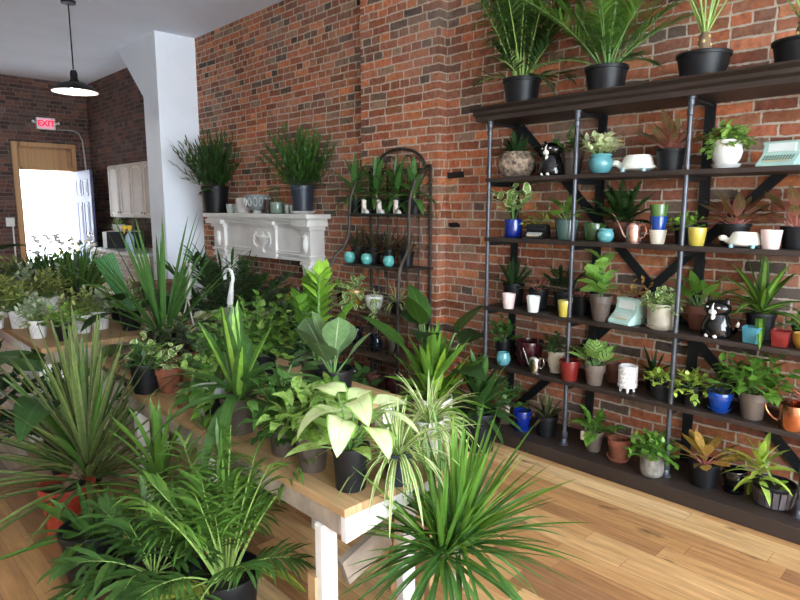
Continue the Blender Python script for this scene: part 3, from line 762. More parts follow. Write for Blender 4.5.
for (y0, y1) in ((4.876, 5.035), (6.575, 6.825)):
    w = y1 - y0
    q = MB(); box(q, (3.55, y0, .16), (WX - .001, y1, 1.06)); box(q, (3.515, y0 - .015, 0), (WX - .001, y1 + .015, .16))
    lathe(q, [(.028, .16), (.028, .98), (.034, .99), (.034, 1.03)], 12, c=(3.545, y0 + w*.3, 0)); lathe(q, [(.028, .16), (.028, .98), (.034, .99), (.034, 1.03)], 12, c=(3.545, y0 + w*.72, 0)); q.build('leg', M_MAN, mt, True, .004)
    q = MB(); box(q, (3.51, y0 - .012, 1.03), (WX - .001, y1 + .012, 1.06)); box(q, (3.525, y0, 1.06), (WX - .001, y1, 1.39)); box(q, (3.505, y0 - .012, 1.10), (WX - .001, y1 + .012, 1.125)); box(q, (3.50, y0 - .02, 1.37), (WX - .001, y1 + .02, 1.41)); box(q, (3.45, y0 - .06, 1.41), (WX - .001, y1 + .06, 1.46)); q.build('capital', M_MAN, mt, False, .005)
    q = MB(); yc = (y0 + y1) / 2; lathe(q, [(.01, 0), (.03, .03), (.04, .09), (.026, .14), (.034, .16), (0, .19)], 14, c=(3.525, yc, 1.15)); q.build('carved_vase', M_MAN, mt)
q = MB(); box(q, (3.53, 5.50, 1.06), (WX - .001, 6.00, 1.40)); box(q, (3.505, 5.48, 1.385), (WX - .001, 6.02, 1.42)); box(q, (3.47, 5.46, 1.42), (WX - .001, 6.04, 1.46)); q.build('centre_panel', M_MAN, mt, False, .005)
q = MB(); Ms = Matrix.Translation((3.53, 5.75, 1.12)) @ Matrix.Diagonal((.35, 1, 1, 1))
lathe(q, [(.05, 0), (.035, .02), (.02, .045), (.03, .07), (.075, .10), (.115, .14), (.125, .165), (.09, .175), (.03, .19), (.02, .215), (0, .225)], 20, M=Ms)
for sg in (-1, 1):
    tube(q, [(3.521, 5.75 + sg*(.11 + .06*math.sin(t*PI/8)), 1.27 - .09*math.cos(t*PI/8)*1 - .03*t/8) for t in range(9)], .010, 6)
    tube(q, [(3.521, 5.75 + sg*.12, 1.255), (3.515, 5.75 + sg*.155, 1.285), (3.521, 5.75 + sg*.145, 1.315), (3.521, 5.75 + sg*.115, 1.305)], .009, 6)
q.build('carved_urn', M_MAN, mt)

# ------------------------------------------------------------------ pipe shelving
SHX = 3.355
SZ = {1: 1.795, 2: 1.395, 3: .918, 4: .512, 5: .085}
PY = [2.605, 1.955, 1.302, .65, 0.0]
YE0, YE1 = -.12, 2.64
sh = thing('shelving_unit', 'dark wood and pipe shelving unit along the brick wall, full of plants', 'shelves', (0, 0, 0))
q = MB()
prof_ = [(SHX + .01, 2.168), (SHX - .015, 2.168), (SHX - .02, 2.195), (SHX - .045, 2.208), (SHX - .05, 2.228), (SHX - .085, 2.242), (SHX - .09, 2.252), (WX - .002, 2.252), (WX - .002, 2.168)]
prism(q, [(x, z) for x, z in prof_], 'y', YE0 - .06, YE1 + .06); fixn(q.build('cornice', M_DARKW, sh, False))
for k in (1, 2, 3, 4):
    q = MB(); box(q, (SHX, YE0, SZ[k] - .028), (3.69, YE1 - .02, SZ[k])); q.build('shelf', M_DARKW, sh, False, .003)
q = MB(); box(q, (SHX - .10, YE0, 0.001), (3.69, YE1 + .3, SZ[5])); q.build('plinth', M_DARKW, sh, False, .004)
for y in PY:
    q = MB(); x = SHX + .022
    # the pipe stands on the plinth and passes through a notch at each shelf edge
    lathe(q, [(.028, 0), (.028, .006), (.020, .012), (.020, .035), (.017, .04), (.020, .05), (.020, .085), (.0135, .09), (.0135, 1.985), (.018, 1.99), (.018, 2.02), (.0135, 2.025), (.0135, 2.035), (.019, 2.04), (.019, 2.068), (.024, 2.072), (.024, 2.082)], 14, c=(x, y, SZ[5])); q.build('pipe', M_STEEL, sh)
for y in (2.585, 1.942, 1.305, .65, 0.0):
    q = MB(); box(q, (3.655, y - .028, SZ[5]), (3.668, y + .028, 2.167)); q.build('wall_post', M_IRON, sh, False)
    yp = min(PY, key=lambda v: abs(v - y))
    for z in [SZ[k] - .043 for k in (1, 2, 3, 4)] + [2.15]:
        q = MB(); beam(q, (SHX + .03, yp, z), (3.66, y, z), .035, .012 if z > 2 else .028); q.build('bracket', M_IRON, sh, False)
for a, b in (((3.672, 2.56, 2.15), (3.672, .60, .10)), ((3.678, .60, 2.12), (3.678, 2.56, .10))):
    q = MB(); beam(q, a, b, .010, .055); q.build('cross_brace', M_IRON, sh, False)

# ------------------------------------------------------------------ iron plant rack (arched)
rk = thing('plant_rack', 'brown iron plant rack with arched top against the brick pilaster', 'plant rack', (0, 0, 0))
RY0, RY1, RXB = 3.33, 4.04, 3.575
RZ = [1.545, 1.125, .775, .42, .10]
RXF = [3.33, 3.30, 3.16, 3.16, 3.16]
RYE = [0, .03, .06, .06, .06]
q = MB()
for y in (RY0, RY1): tube(q, [(RXB, y, 0), (RXB, y, 1.925)], .012, 8)
q.build('back_frame', M_RUST, rk); pass
q = MB(); yc = (RY0 + RY1) / 2; ra = .285
tube(q, [(RXB, yc + ra * math.cos(PI * t / 16), 1.92 + .15 * math.sin(PI * t / 16)) for t in range(17)], .013, 8)
tube(q, [(RXB, RY0, 1.922), (RXB, yc - ra, 1.922)], .012, 8); tube(q, [(RXB, RY1, 1.922), (RXB, yc + ra, 1.922)], .012, 8)
tube(q, [(RXB, RY0, 1.90), (RXB, RY1, 1.90)], .008, 6)
q.build('arch', M_RUST, rk)
for sg in (-1, 1):
    q = MB(); tube(q, [(RXB, yc + sg * (.03 + .085 * (1 - math.cos(t * PI / 6)) * .8), 1.905 + .11 * math.sin(t * PI / 6.2)) for t in range(7)] , .007, 6)
    tube(q, [(RXB, yc + sg * (.20 + .04 * math.cos(a * .7)), 1.955 + .035 * math.sin(a * .7)) for a in range(0, 8)], .006, 6); q.build('scroll', M_RUST, rk)
for dy in (-.23, -.1, .02, .14, .26):
    q = MB(); tube(q, [(RXB, yc + dy, .1), (RXB, yc + dy, 1.90 + (.15 if abs(dy) < .05 else 0))], .006, 6); q.build('back_bar', M_RUST, rk)
for y, sg in ((RY0, -1), (RY1, 1)):
    q = MB(); tube(q, [(RXB, y, 1.90), (3.50, y, 1.88), (3.40, y, 1.80), (3.345, y, 1.68), (3.33, y, 1.54), (3.325, y + sg*.01, 1.36), (3.29, y + sg*.03, 1.26), (3.21, y + sg*.055, 1.19), (3.165, y + sg*.06, 1.10), (3.155, y + sg*.06, .8), (3.155, y + sg*.06, 0)], .013, 8); q.build('front_rail', M_RUST, rk)
for z, xf, e in zip(RZ, RXF, RYE):
    q = MB(); tube(q, [(xf, RY0 - e, z - .01), (xf, RY1 + e, z - .01)], .010, 6)
    for y in (RY0 - e, RY1 + e): tube(q, [(xf, y, z - .01), (RXB, y, z - .01)], .008, 6)
    box(q, (xf, RY0 - e, z - .012), (RXB, RY1 + e, z)); q.build('shelf', M_RUST if z > 1 else plain('rack_wood', (.09,.05,.03), .5), rk, False)
q = MB()
for j in range(11):
    y = RY0 - .02 + j * (RY1 - RY0 + .04) / 10; tube(q, [(3.16, y, .70), (3.16, y + .03, .62), (3.16, y - .02, .55), (3.16, y + .02, .46)], .006, 5)
tube(q, [(3.16, RY0 - .06, .715), (3.16, RY1 + .06, .715)], .008, 6); q.build('scrollwork_front', M_RUST, rk)

# ------------------------------------------------------------------ tables
TZ = .66
BX0, BX1, BY0, BY1 = 1.125, 1.572, 1.406, 3.254
tb = thing('plant_bench', 'long narrow wooden bench with white legs in the foreground, crowded with plants', 'bench', (0, 0, 0))
q = MB(); box(q, (BX0, BY0, TZ - .03), (BX1, BY1, TZ)); q.build('top_board', M_TABLE, tb, False, .003)
q = MB(); prism(q, [(BX0 + .015, TZ - .031), (BX1 - .01, TZ - .031), (BX1 - .01, TZ - .072), (BX0 + .28, TZ - .092), (BX0 + .1, TZ - .118), (BX0 + .015, TZ - .127)], 'y', BY0 + .012, BY0 + .040); fixn(q.build('end_apron', M_WORN, tb, False, .003))
q = MB(); box(q, (BX0 + .012, BY0 + .041, TZ - .105), (BX0 + .035, BY1 - .02, TZ - .031)); tag(q.build('side_apron', plain('weathered_wood', (.36,.29,.23), .8, var=.2, scale=8), tb, False), 'weathered grey side board')
q = MB(); box(q, (BX1 - .035, BY0 + .041, TZ - .105), (BX1 - .012, BY1 - .02, TZ - .031)); q.build('side_apron', MATS['weathered_wood'], tb, False)
for y in (1.53, 3.10):
    for x in (BX0 + .0005, BX1 - .066):
        q = MB(); box(q, (x, y, 0), (x + .066, y + .04, TZ - .106)); q.build('leg', M_WORN, tb, False, .004)
q = MB(); beam(q, (BX0 + .11, 1.555, .33), (BX1 - .13, 1.555, .40), .03, .10); tag(q.build('stretcher', MATS['weathered_wood'], tb, False), 'rough weathered board between the legs')
q = MB(); box(q, (BX0 - .01, 1.56, 0), (BX0 + .034, 1.60, .36)); q.build('cleat', M_TABLE, tb, False)
RTZ = .76
rt = thing('plant_table', 'wooden table at the left rear holding the white pots of succulents', 'table', (0, 0, 0))
q = MB(); box(q, (.945, 4.06, RTZ - .035), (2.0, 6.7, RTZ)); q.build('top_board', M_TABLE, rt, False, .004)
for x in (.965, 1.88):
    for y in (4.62, 6.45):
        q = MB(); box(q, (x, y, 0), (x + .09, y + .06, RTZ - .036)); q.build('leg', M_WORN, rt, False, .004)
q = MB(); box(q, (.97, 4.10, RTZ - .11), (1.97, 4.13, RTZ - .036)); q.build('apron', MATS['weathered_wood'], rt, False)
MTZ = .60
mtb = thing('low_table', 'low wooden plant table hidden under foliage between bench and mantel', 'table', (0, 0, 0))
q = MB(); box(q, (1.66, 2.25, MTZ - .035), (2.2, 4.02, MTZ)); q.build('top_board', M_TABLE, mtb, False, .004)
for x in (1.68, 2.11):
    for y in (2.30, 3.90):
        q = MB(); box(q, (x, y, 0), (x + .07, y + .07, MTZ - .036)); q.build('leg', M_WORN, mtb, False, .004)
stb = thing('terracotta_stand', 'small wooden stand carrying the terracotta pots beyond the bench', 'plant stand', (0, 0, 0))
q = MB(); box(q, (1.20, 3.30, TZ - .03), (1.64, 3.98, TZ)); q.build('top_board', M_TABLE, stb, False, .004)
for x in (1.22, 1.57):
    for y in (3.33, 3.90):
        q = MB(); box(q, (x, y, 0), (x + .05, y + .05, TZ - .031)); q.build('leg', M_WORN, stb, False, .004)

stl = thing('stool', 'small wooden stool beside the bench carrying the white spider plant pot', 'stool', (1.74, 1.62, 0))
q = MB(); box(q, (-.12, -.12, .585), (.12, .12, .61)); q.build('seat', M_TABLE, stl, False, .004)
for sx in (-1, 1):
    for sy in (-1, 1):
        q = MB(); beam(q, (sx*.11, sy*.11, 0), (sx*.09, sy*.09, .585), .028, .028, V((1, 0, 0))); q.build('leg', M_TABLE, stl, False)
# ------------------------------------------------------------------ little figures and vessels
def rot(t, deg): t.rotation_euler.z = rad(deg); return t
def cat_planter(label, loc, h, deg):
    h0 = h
    t = rot(thing('cat_planter', label, 'cat planter', loc), deg)
    k = PM['blackg']; w = glaze('cat_white', (.85,.84,.80), .3)
    q = MB(); lathe(q, [(0, 0), (.27*h, 0), (.31*h, .06*h), (.30*h, .25*h), (.25*h, .45*h), (.20*h, .58*h), (.17*h, .66*h)], 24, M=Matrix.Diagonal((1.05, 1.2, 1, 1)))
    ell(q, (-.03*h, 0, .72*h), (.26*h, .33*h, .22*h), 20); q.build('body', k, t)
    for s in (-1, 1):
        q = MB(); lathe(q, [(.085*h, 0), (.05*h, .08*h), (0, .155*h)], 10, M=Matrix.Translation((-.02*h, s*.20*h, .86*h)) @ Matrix.Rotation(rad(-16*s), 4, 'X') @ Matrix.Diagonal((.6, 1, 1, 1))); q.build('ear', k, t)
        q = MB(); ell(q, (-.25*h, s*.13*h, .76*h), (.03*h, .045*h, .022*h), 12); q.build('eye', w, t)
        q = MB(); ell(q, (-.27*h, s*.10*h, .05*h), (.07*h, .06*h, .05*h), 12); tube(q, [(-.26*h, s*.10*h, .05*h), (-.245*h, s*.10*h, .14*h)], [.055*h, .045*h], 10); q.build('paw', w, t)
        q = MB(); tube(q, [(-.25*h, s*.10*h, .13*h), (-.20*h, s*.10*h, .32*h), (-.15*h, s*.08*h, .45*h)], [.06*h, .065*h, .05*h], 10); q.build('foreleg', k, t)
    q = MB(); ell(q, (-.26*h, 0, .645*h), (.06*h, .10*h, .075*h), 14); tube(q, [(-.275*h, 0, .68*h), (-.27*h, 0, .78*h), (-.22*h, 0, .86*h)], [.04*h, .025*h, .012*h], 8); ell(q, (-.21*h, 0, .50*h), (.06*h, .06*h, .09*h), 12); q.build('muzzle', w, t)
    q = MB(); ell(q, (-.32*h, 0, .665*h), (.015*h, .02*h, .013*h), 8); q.build('nose', plain('nose_pink', (.6,.25,.25), .4), t)
    q = MB(); pts = [(.2*h, -.15*h, .08*h), (.22*h, -.30*h, .10*h), (.15*h, -.40*h, .2*h), (.12*h, -.43*h, .30*h)]; tube(q, pts, [.05*h, .05*h, .045*h, .04*h], 8); q.build('tail', k, t)
    q = MB(); tube(q, [(.12*h, -.43*h, .295*h), (.11*h, -.455*h, .36*h), (.10*h, -.47*h, .42*h)], [.042*h, .04*h, .012*h], 8); tag(q.build('tail_tip', w, t), 'white tail tip')
    return t
def turtle_planter(label, loc, L, deg):
    t = rot(thing('turtle_planter', label, 'turtle planter', loc), deg); h = L * .40
    w = glaze('turtle_white', (.90,.90,.80), .3); b = glaze('turtle_blue', (.38,.66,.70), .3)
    q = MB(); lathe(q, [(0, .10*h), (.72, .10*h), (.97, .22*h), (1.0, .34*h), (.93, .42*h), (.90, .62*h), (.78, .90*h), (.66, h), (.60, h), (.56, .8*h), (0, .78*h)], 28, M=Matrix.Diagonal((.30*L, .40*L, 1, 1))); q.build('shell', w, t)
    q = MB(); tube(q, [(0, .34*L, .38*h), (0, .44*L, .46*h), (0, .50*L, .56*h)], [.085*L, .075*L, .06*L], 12); ell(q, (0, .53*L, .58*h), (.085*L, .115*L, .08*L), 16); q.build('head', w, t)
    for s in (-1, 1):
        q = MB(); ell(q, (s*.075*L, .575*L, .65*h), (.014*L, .014*L, .016*L), 8); q.build('eye', PM['blackg'], t)
        for y in (.26, -.24):
            q = MB(); lathe(q, [(0, 0), (.055*L, 0), (.06*L, .03*h), (.05*L, .25*h), (0, .28*h)], 12, c=(s*.2*L, y*L, 0)); q.build('foot', b, t)
    q = MB(); tube(q, [(0, -.36*L, .35*h), (0, -.46*L, .25*h)], [.04*L, .012*L], 8); q.build('tail', w, t)
    return t
def typewriter(label, loc, w, h, d, body, keys, deg, group=None):
    """typewriter-shaped planter; front faces -x, width along y"""
    t = rot(thing('typewriter_planter', label, 'typewriter planter', loc), deg)
    q = MB(); P = [(-.5*d, 0), (-.5*d, .12*h), (-.40*d, .20*h), (-.10*d, .46*h), (-.04*d, .56*h), (.03*d, .96*h), (.10*d, h), (.42*d, h), (.5*d, .86*h), (.5*d, 0)]
    prism(q, [(x, z) for x, z in P], 'y', -w/2, w/2); fixn(q.build('body', body, t, False, .006))
    q = MB(); th = math.atan2(.26*h, .30*d); th2 = math.atan2(.40*h, .07*d)
    for r in range(3):
        f = .28 + .25*r
        x = -.40*d + .30*d*f; z = .20*h + .26*h*f
        for j in range(11):
            y = -w*.36 + w*.72*j/10
            box(q, (-.020*d, -.020*w, 0), (.020*d, .020*w, .03*h), M=Matrix.Translation((x, y, z)) @ Matrix.Rotation(-th, 4, 'Y'))
    q.build('keys', keys, t, False)
    q = MB(); f = .07; box(q, (-.02*d, -w*.3, 0), (.02*d, w*.3, .03*h), M=Matrix.Translation((-.40*d + .30*d*f, 0, .20*h + .26*h*f)) @ Matrix.Rotation(-th, 4, 'Y')); q.build('space_bar', plain('brass_strip', (.62,.48,.25), .4), t, False)
    q = MB(); box(q, (-.004, -w*.36, .02*h), (.004, w*.36, .36*h), M=Matrix.Translation((-.04*d, 0, .56*h)) @ Matrix.Rotation(PI/2 - th2, 4, 'Y')); q.build('paper_panel', PM['mintw'] if body != PM['black'] else PM['black'], t, False, .003)
    q = MB(); tube(q, [(.12*d, -w*.53, .93*h), (.12*d, w*.53, .93*h)], .07*h, 14); q.build('roller', body, t)
    return t
def watering_can(label, loc, r, h, mat, deg, spout, handle, low=False):
    t = rot(thing('watering_can', label, 'watering can', loc), deg)
    q = MB(); lathe(q, [(0, 0), (r*.98, 0), (r, .02*h), (r, .72*h), (r*.93, .84*h), (r*.72, .95*h), (r*.5, h), (r*.44, h), (r*.44, .93*h), (r*.9, .80*h)] if not low else [(0, 0), (r*.97, 0), (r, .03*h), (r, .93*h), (r*.95, h), (r*.9, h), (r*.9, .5*h), (0, .45*h)], 28); q.build('body', mat, t)
    q = MB(); tube(q, spout, [r*.20 - r*.11*i/(len(spout)-1) for i in range(len(spout))], 10); q.build('spout', mat, t)
    q = MB(); tube(q, handle, r*.085, 10); q.build('handle', mat, t)
    return t
def boot(label, loc, h, deg):
    t = rot(thing('boot_vase', label, 'boot vase', loc, 'boot vases on the plant rack'), deg)
    P = [(-.55*h, .04*h), (-.55*h, .14*h), (-.42*h, .25*h), (-.12*h, .36*h), (-.08*h, .6*h), (-.10*h, .97*h), (0, .93*h), (.10*h, h), (.16*h, h), (.17*h, .5*h), (.19*h, .25*h), (.17*h, .04*h)]
    q = MB(); prism(q, P, 'y', -.14*h, .14*h); fixn(q.build('boot', glaze('boot_white', (.82,.72,.66), .4), t, True, .02))
    q = MB(); box(q, (-.54*h, -.145*h, .0), (.17*h, .145*h, .05*h)); q.build('sole', PM['turq'], t, False)
    for s in (-1, 1):
        q = MB(); prism(q, [(-.02*h, .45*h), (.06*h, .6*h), (-.03*h, .85*h), (.03*h, .9*h), (.12*h, .62*h), (.06*h, .45*h)], 'y', s*.141*h, s*.150*h)
        fixn(q.build('inlay', plain('boot_pink', (.70,.22,.25), .4), t, False))
    return t

# ------------------------------------------------------------------ shelf plants
PXK = {'zo', 'L', 'W', 'H', 'S', 'll', 'lw', 'base', 'r', 'spread', 'stem', 'rr'}
def scl(kw, u): return {k: (v * u if k in PXK else v) for k, v in kw.items()}
def SP(k, px, py, x):
    if k == 5: p = at(px, py, z=SZ[5])
    else: p = at(px, py, x=x)
    p.z = SZ[k] + .0005; return p
def shelf_plant(k, px, py, x, pot, fols, name, label, cat='potted plant', group=None, ext=None, opts=None, zm=None):
    p = SP(k, px, py, x); u = msz(1, p); kind, w, h, m = pot[:4]
    if k == 5:
        d = V((p.x, p.y, 0)).normalized(); p = p + d * (.4 * w * u)
    F = [(f[0], f[1], f[2], scl(f[3], u), *(f[4:])) for f in fols]
    top = {1: 2.16, 2: SZ[1] - .03, 3: SZ[2] - .03, 4: SZ[3] - .03, 5: SZ[4] - .03}[k]
    e = ext(u) if ext else None
    return plant(name, label, p, (kind, w * u / 2, h * u, m, *( [opts] if opts else [])), F, cat, group, 3.65, top, e)
def shelf_pot(k, px, py, x, pot, name, label, group=None, saucer=None, cat='pot', **kw):
    p = SP(k, px, py, x); u = msz(1, p)
    if k == 5: p = p + V((p.x, p.y, 0)).normalized() * (.4 * pot[1] * u)
    return lone_pot(name, label, cat, p, pot[0], pot[1] * u / 2, pot[2] * u, PM[pot[3]], group, saucer, **kw)
XF, XM, XR = 3.44, 3.51, 3.57
RS, BU, PE, FR, TR, UP = rosette, bush, petiole, fronds, trail, upright
# top shelf ---------------------------------------------------------------
shelf_plant(1, 516, 178, 3.50, ('ball', 38, 25, 'husk'), [(RS, 'deep', 'dark', dict(n=46, L=24, W=5, t0=5, t1=80, droop=.7, base=5))], 'aloe_plant', 'dark spiky plant in a rough husk-textured bowl, left end of the top shelf', opts=dict(bumpy=.05))
p = SP(1, 551, 178, 3.47); cat_planter('black and white cat shaped planter on the top shelf', p, msz(35, p), -6)
shelf_plant(1, 572, 178, 3.53, ('clay', 22, 24, 'taupe'), [(BU, 'mid', 'green', dict(nst=12, H=24, nl=6, L=9, W=6, t1=60, base=3, rr=.35))], 'ivy_plant', 'brown pot with small green leaves between cat planter and turquoise pot')
shelf_plant(1, 600, 178, 3.45, ('belly', 24, 19, 'sky'), [(BU, 'varw', 'green', dict(nst=22, H=21, nl=5, L=11, W=8.5, t1=52, base=4, rr=.35, droop=.8, lift=.5, sdroop=.2))], 'variegated_plant', 'round turquoise pot with cream and green mottled leaves on the top shelf')
p = SP(1, 637, 176, 3.48); turtle_planter('white turtle planter on the top shelf', p, msz(43, p), 0)
shelf_plant(1, 669, 176, 3.50, ('nursery', 28, 22, 'black'), [(PE, 'redag', 'red', dict(n=22, S=14, L=30, W=9, t0=3, t1=55, rr=.8, droop=.35, base=4, shape='lance', face=.15))], 'aglaonema', 'red-stemmed plant in a black pot beside the top shelf turtle')
shelf_plant(1, 725, 176, 3.47, ('urn', 31, 26, 'white'), [(BU, 'pothos', 'green', dict(nst=30, H=21, nl=6, L=12, W=10, t1=85, base=5, rr=.35, shape='heart', sdroop=.5, droop=.9)), (TR, 'pothos', 'green', dict(n=2, H=8, L=9, W=7, r=13, nl=3, azs=[2.2, 2.6, 3.4]))], 'pothos', 'bright pothos in a white footed pot with saucer on the top shelf', opts=dict(saucer=PM['white']))
p = SP(1, 780, 174, 3.50); typewriter('pale mint typewriter planter at the right of the top shelf', p, msz(36, p), msz(26, p), .15, PM['mint'], PM['jade'], -8)
# second shelf --------------------------------------------------------------
shelf_plant(2, 513, 238, 3.46, ('cyl', 18, 18, 'blue'), [(BU, 'vare', 'green', dict(nst=6, H=34, nl=6, L=17, W=12, t1=26, base=2, rr=.5, lift=.35, droop=.5, start=.25))], 'variegated_plant', 'glossy cobalt blue pot with pale variegated leaves, left of the second shelf')
p = SP(2, 536, 238, 3.44); typewriter('small black typewriter planter on the second shelf', p, msz(20, p), msz(14, p), .17, PM['black'], PM['white'], 15)
shelf_plant(2, 537, 238, 3.60, ('nursery', 12, 12, 'black'), [(BU, 'lime', 'green', dict(nst=7, H=18, nl=4, L=11, W=6, t1=75, base=2, rr=.35, droop=1))], 'lime_plant', 'lime yellow leaved plant behind the black typewriter planter')
shelf_plant(2, 566, 240, 3.46, ('taper', 24, 20, 'teal'), [(PE, 'fresh', 'green', dict(n=16, S=22, L=16, W=11, t0=5, t1=72, rr=.45, droop=.7, base=3, shape='heart', face=.3))], 'philodendron', 'grey green pot with long stalked leaves behind the middle pipe, second shelf')
shelf_pot(2, 594, 240, 3.52, ('taper', 24, 17, 'olive'), 'glazed_pot', 'empty olive green glazed pot behind the small sky blue bowl')
shelf_pot(2, 605, 243, 3.405, ('belly', 17, 13, 'sky'), 'small_bowl', 'small sky blue round pot in front of the olive pot')
p = SP(2, 633, 245, 3.43); u = msz(1, p)
watering_can('rose gold watering can with long thin spout on the second shelf', p, 7*u, 21*u, M_ROSE, 0, [(0, 6*u, 4*u), (0, 10*u, 7*u), (0, 15*u, 17*u), (0, 21*u, 27*u), (0, 24*u, 29*u)], [(0, -5*u, 17*u), (0, -11*u, 18*u), (0, -13*u, 12*u), (0, -11*u, 6*u), (0, -6.5*u, 4*u)])
shelf_plant(2, 621, 242, 3.57, ('clay', 20, 19, 'terrad'), [(FR, 'dark', 'dark', dict(n=26, L=38, nl=14, ll=9, lw=3.6, t0=4, t1=60, droop=.5, base=4, lj=.3, bare=.15, rr=.3, lshape='ovate'))], 'fern', 'dark fern in a terracotta pot behind the rose gold watering can')
a = shelf_pot(2, 657, 246, 3.43, ('taper', 17, 14, 'cream'), 'stacked_pot', 'cream pot at the bottom of the stack of three pots')
za = a.location.z; u = msz(1, a.location)
for zz, m, w, h, lab in ((11.8, 'blue2', 17, 15.5, 'bright blue pot in the middle of the stack of three pots'), (25, 'green', 18.5, 14, 'green glazed pot on top of the stack of three pots')):
    lone_pot('stacked_pot', lab, 'pot', (a.location.x, a.location.y, za + zz*u), 'taper', w*u/2, h*u, PM[m])
shelf_plant(2, 684, 246, 3.53, ('nursery', 22, 19, 'black'), [(BU, 'bright', 'green', dict(nst=26, H=15, nl=6, L=6, W=4.5, t1=85, base=5, rr=.3))], 'peperomia', 'small bright green bushy plant in black pot behind the right-hand pipe')
shelf_pot(2, 696, 248, 3.41, ('taper', 18, 18, 'yellow'), 'small_pot', 'small yellow pot on the second shelf right of the pipe')
shelf_plant(2, 733, 248, 3.565, ('nursery', 30, 22, 'black'), [(PE, 'redag', 'red', dict(n=20, S=15, L=30, W=10, t0=5, t1=66, rr=.8, droop=.4, base=4, shape='lance', face=.2))], 'aglaonema', 'red and green plant in a black pot behind the second shelf turtle')
p = SP(2, 744, 251, 3.42); turtle_planter('white turtle planter on blue feet on the second shelf', p, msz(39, p), 0)
shelf_pot(2, 770, 252, 3.41, ('taper', 20, 19, 'pink'), 'small_pot', 'small blush white pot beside the turtle on the second shelf')
shelf_plant(2, 795, 252, 3.53, ('nursery', 30, 22, 'black'), [(PE, 'redag', 'red', dict(n=18, S=24, L=30, W=10, t0=3, t1=55, rr=.8, droop=.4, base=4, shape='lance', face=.2))], 'aglaonema', 'tall red-stemmed plant in black pot, right edge of the second shelf')
# third shelf -----------------------------------------------------------------
def spz(px, z, x):
    """photo row of a shelf point at plane x"""
    p = at(px, 300, x=x); p.z = z; d = p - CP; return 300 - FOC * d.dot(CU) / d.dot(CF)
def row(k, px, x): return px, spz(px, SZ[k], x), x
shelf_plant(3, *row(3, 513, 3.54), ('nursery', 22, 22, 'black'), [(RS, 'deep', 'dark', dict(n=24, L=30, W=5.5, t0=5, t1=65, droop=.5, base=4))], 'dracaena', 'dark spiky plant in a black pot behind the small pink pot')
shelf_pot(3, *row(3, 508.5, 3.385), ('taper', 13.5, 15, 'pink'), 'small_pot', 'small pale pink pot, leftmost on the third shelf', 'small pastel pots on the third shelf')
shelf_plant(3, *row(3, 538, 3.53), ('nursery', 21, 20, 'black'), [(PE, 'redag', 'red', dict(n=18, S=12, L=12, W=4, t0=5, t1=75, rr=.5, droop=.7, base=4, shape='lance'))], 'prayer_plant', 'pink stemmed small leaved plant in black pot behind the white pot, third shelf')
shelf_pot(3, *row(3, 533, 3.385), ('taper', 14, 16, 'mintw'), 'small_pot', 'small mint white pot, second from left on the third shelf', 'small pastel pots on the third shelf')
shelf_plant(3, *row(3, 563, 3.56), ('nursery', 20, 20, 'black'), [(FR, 'palmd', 'dark', dict(n=11, L=28, nl=8, ll=11, lw=2.4, t0=5, t1=65, droop=.6, base=3, rr=.35))], 'small_palm', 'small dark palm in black pot behind the little yellow pot')
shelf_pot(3, *row(3, 564, 3.385), ('taper', 14, 16, 'yellow'), 'small_pot', 'small yellow pot beside the middle pipe on the third shelf', 'small pastel pots on the third shelf')
shelf_plant(3, *row(3, 581, 3.52), ('nursery', 19, 19, 'black'), [(PE, 'bronze', 'red', dict(n=12, S=10, L=9, W=6, t0=5, t1=75, rr=.4, droop=.7, base=3))], 'dark_leaf_plant', 'small black pot with dark bronze leaves left of the fiddle leaf plant', ext=lambda u: tagged(-8*u, 7*u, 17*u, .7))
shelf_plant(3, *row(3, 600, 3.42), ('clay', 22, 25, 'taupe'), [(BU, 'fid', 'green', dict(nst=3, H=38, nl=8, L=26, W=19, t1=10, base=2, rr=.7, shape='obov', start=.08, droop=.6, lift=.4, sdroop=.1, wavy=.03))], 'fiddle_leaf_fig', 'young fiddle leaf fig with broad bright leaves in a taupe pot')
shelf_plant(3, *row(3, 634, 3.585), ('nursery', 16, 18, 'black'), [(BU, 'croton', 'red', dict(nst=8, H=26, nl=5, L=9, W=4, t1=55, base=2, rr=.4))], 'croton', 'small yellow and red croton behind the mint typewriter planter, third shelf')
p = SP(3, *row(3, 626, 3.44)); typewriter('mint typewriter planter on the third shelf beside the fiddle leaf fig', p, msz(27, p), msz(25, p), .14, PM['mint'], PM['white'], -15)
shelf_plant(3, *row(3, 661, 3.43), ('cyl', 27, 24, 'beige'), [(BU, 'vare', 'green', dict(nst=34, H=19, nl=7, L=8, W=6, t1=82, base=5, rr=.3))], 'peperomia', 'beige stone pot on saucer with small white edged leaves, third shelf', opts=dict(saucer=PM['beige']))
shelf_plant(3, *row(3, 697, 3.56), ('clay', 22, 24, 'terrad'), [(PE, 'fresh', 'green', dict(n=15, S=24, L=24, W=12, t0=5, t1=60, rr=.5, droop=.4, base=3, face=.2))], 'peace_lily', 'broad green leaves in a terracotta pot behind the cat, third shelf')
p = SP(3, *row(3, 716, 3.43)); cat_planter('black and white cat shaped planter on the third shelf', p, msz(40, p), -8)
shelf_plant(3, *row(3, 759, 3.55), ('nursery', 28, 26, 'black'), [(RS, 'corn', 'green', dict(n=23, L=54, W=11, t0=4, t1=82, droop=1.0, base=3, stem=12))], 'corn_plant', 'arching corn plant with yellow striped leaves behind the turquoise square pot')
shelf_pot(3, *row(3, 751, 3.40), ('taper', 20, 16, 'poolb'), 'square_pot', 'small square turquoise pot in front of the corn plant', sq=True)
shelf_pot(3, *row(3, 780, 3.41), ('taper', 21, 16, 'red'), 'square_pot', 'square red pot at the right of the third shelf', sq=True)
shelf_pot(3, *row(3, 803, 3.42), ('bowl', 20, 16, 'mustard'), 'bowl', 'mustard yellow bowl at the right edge of the third shelf')
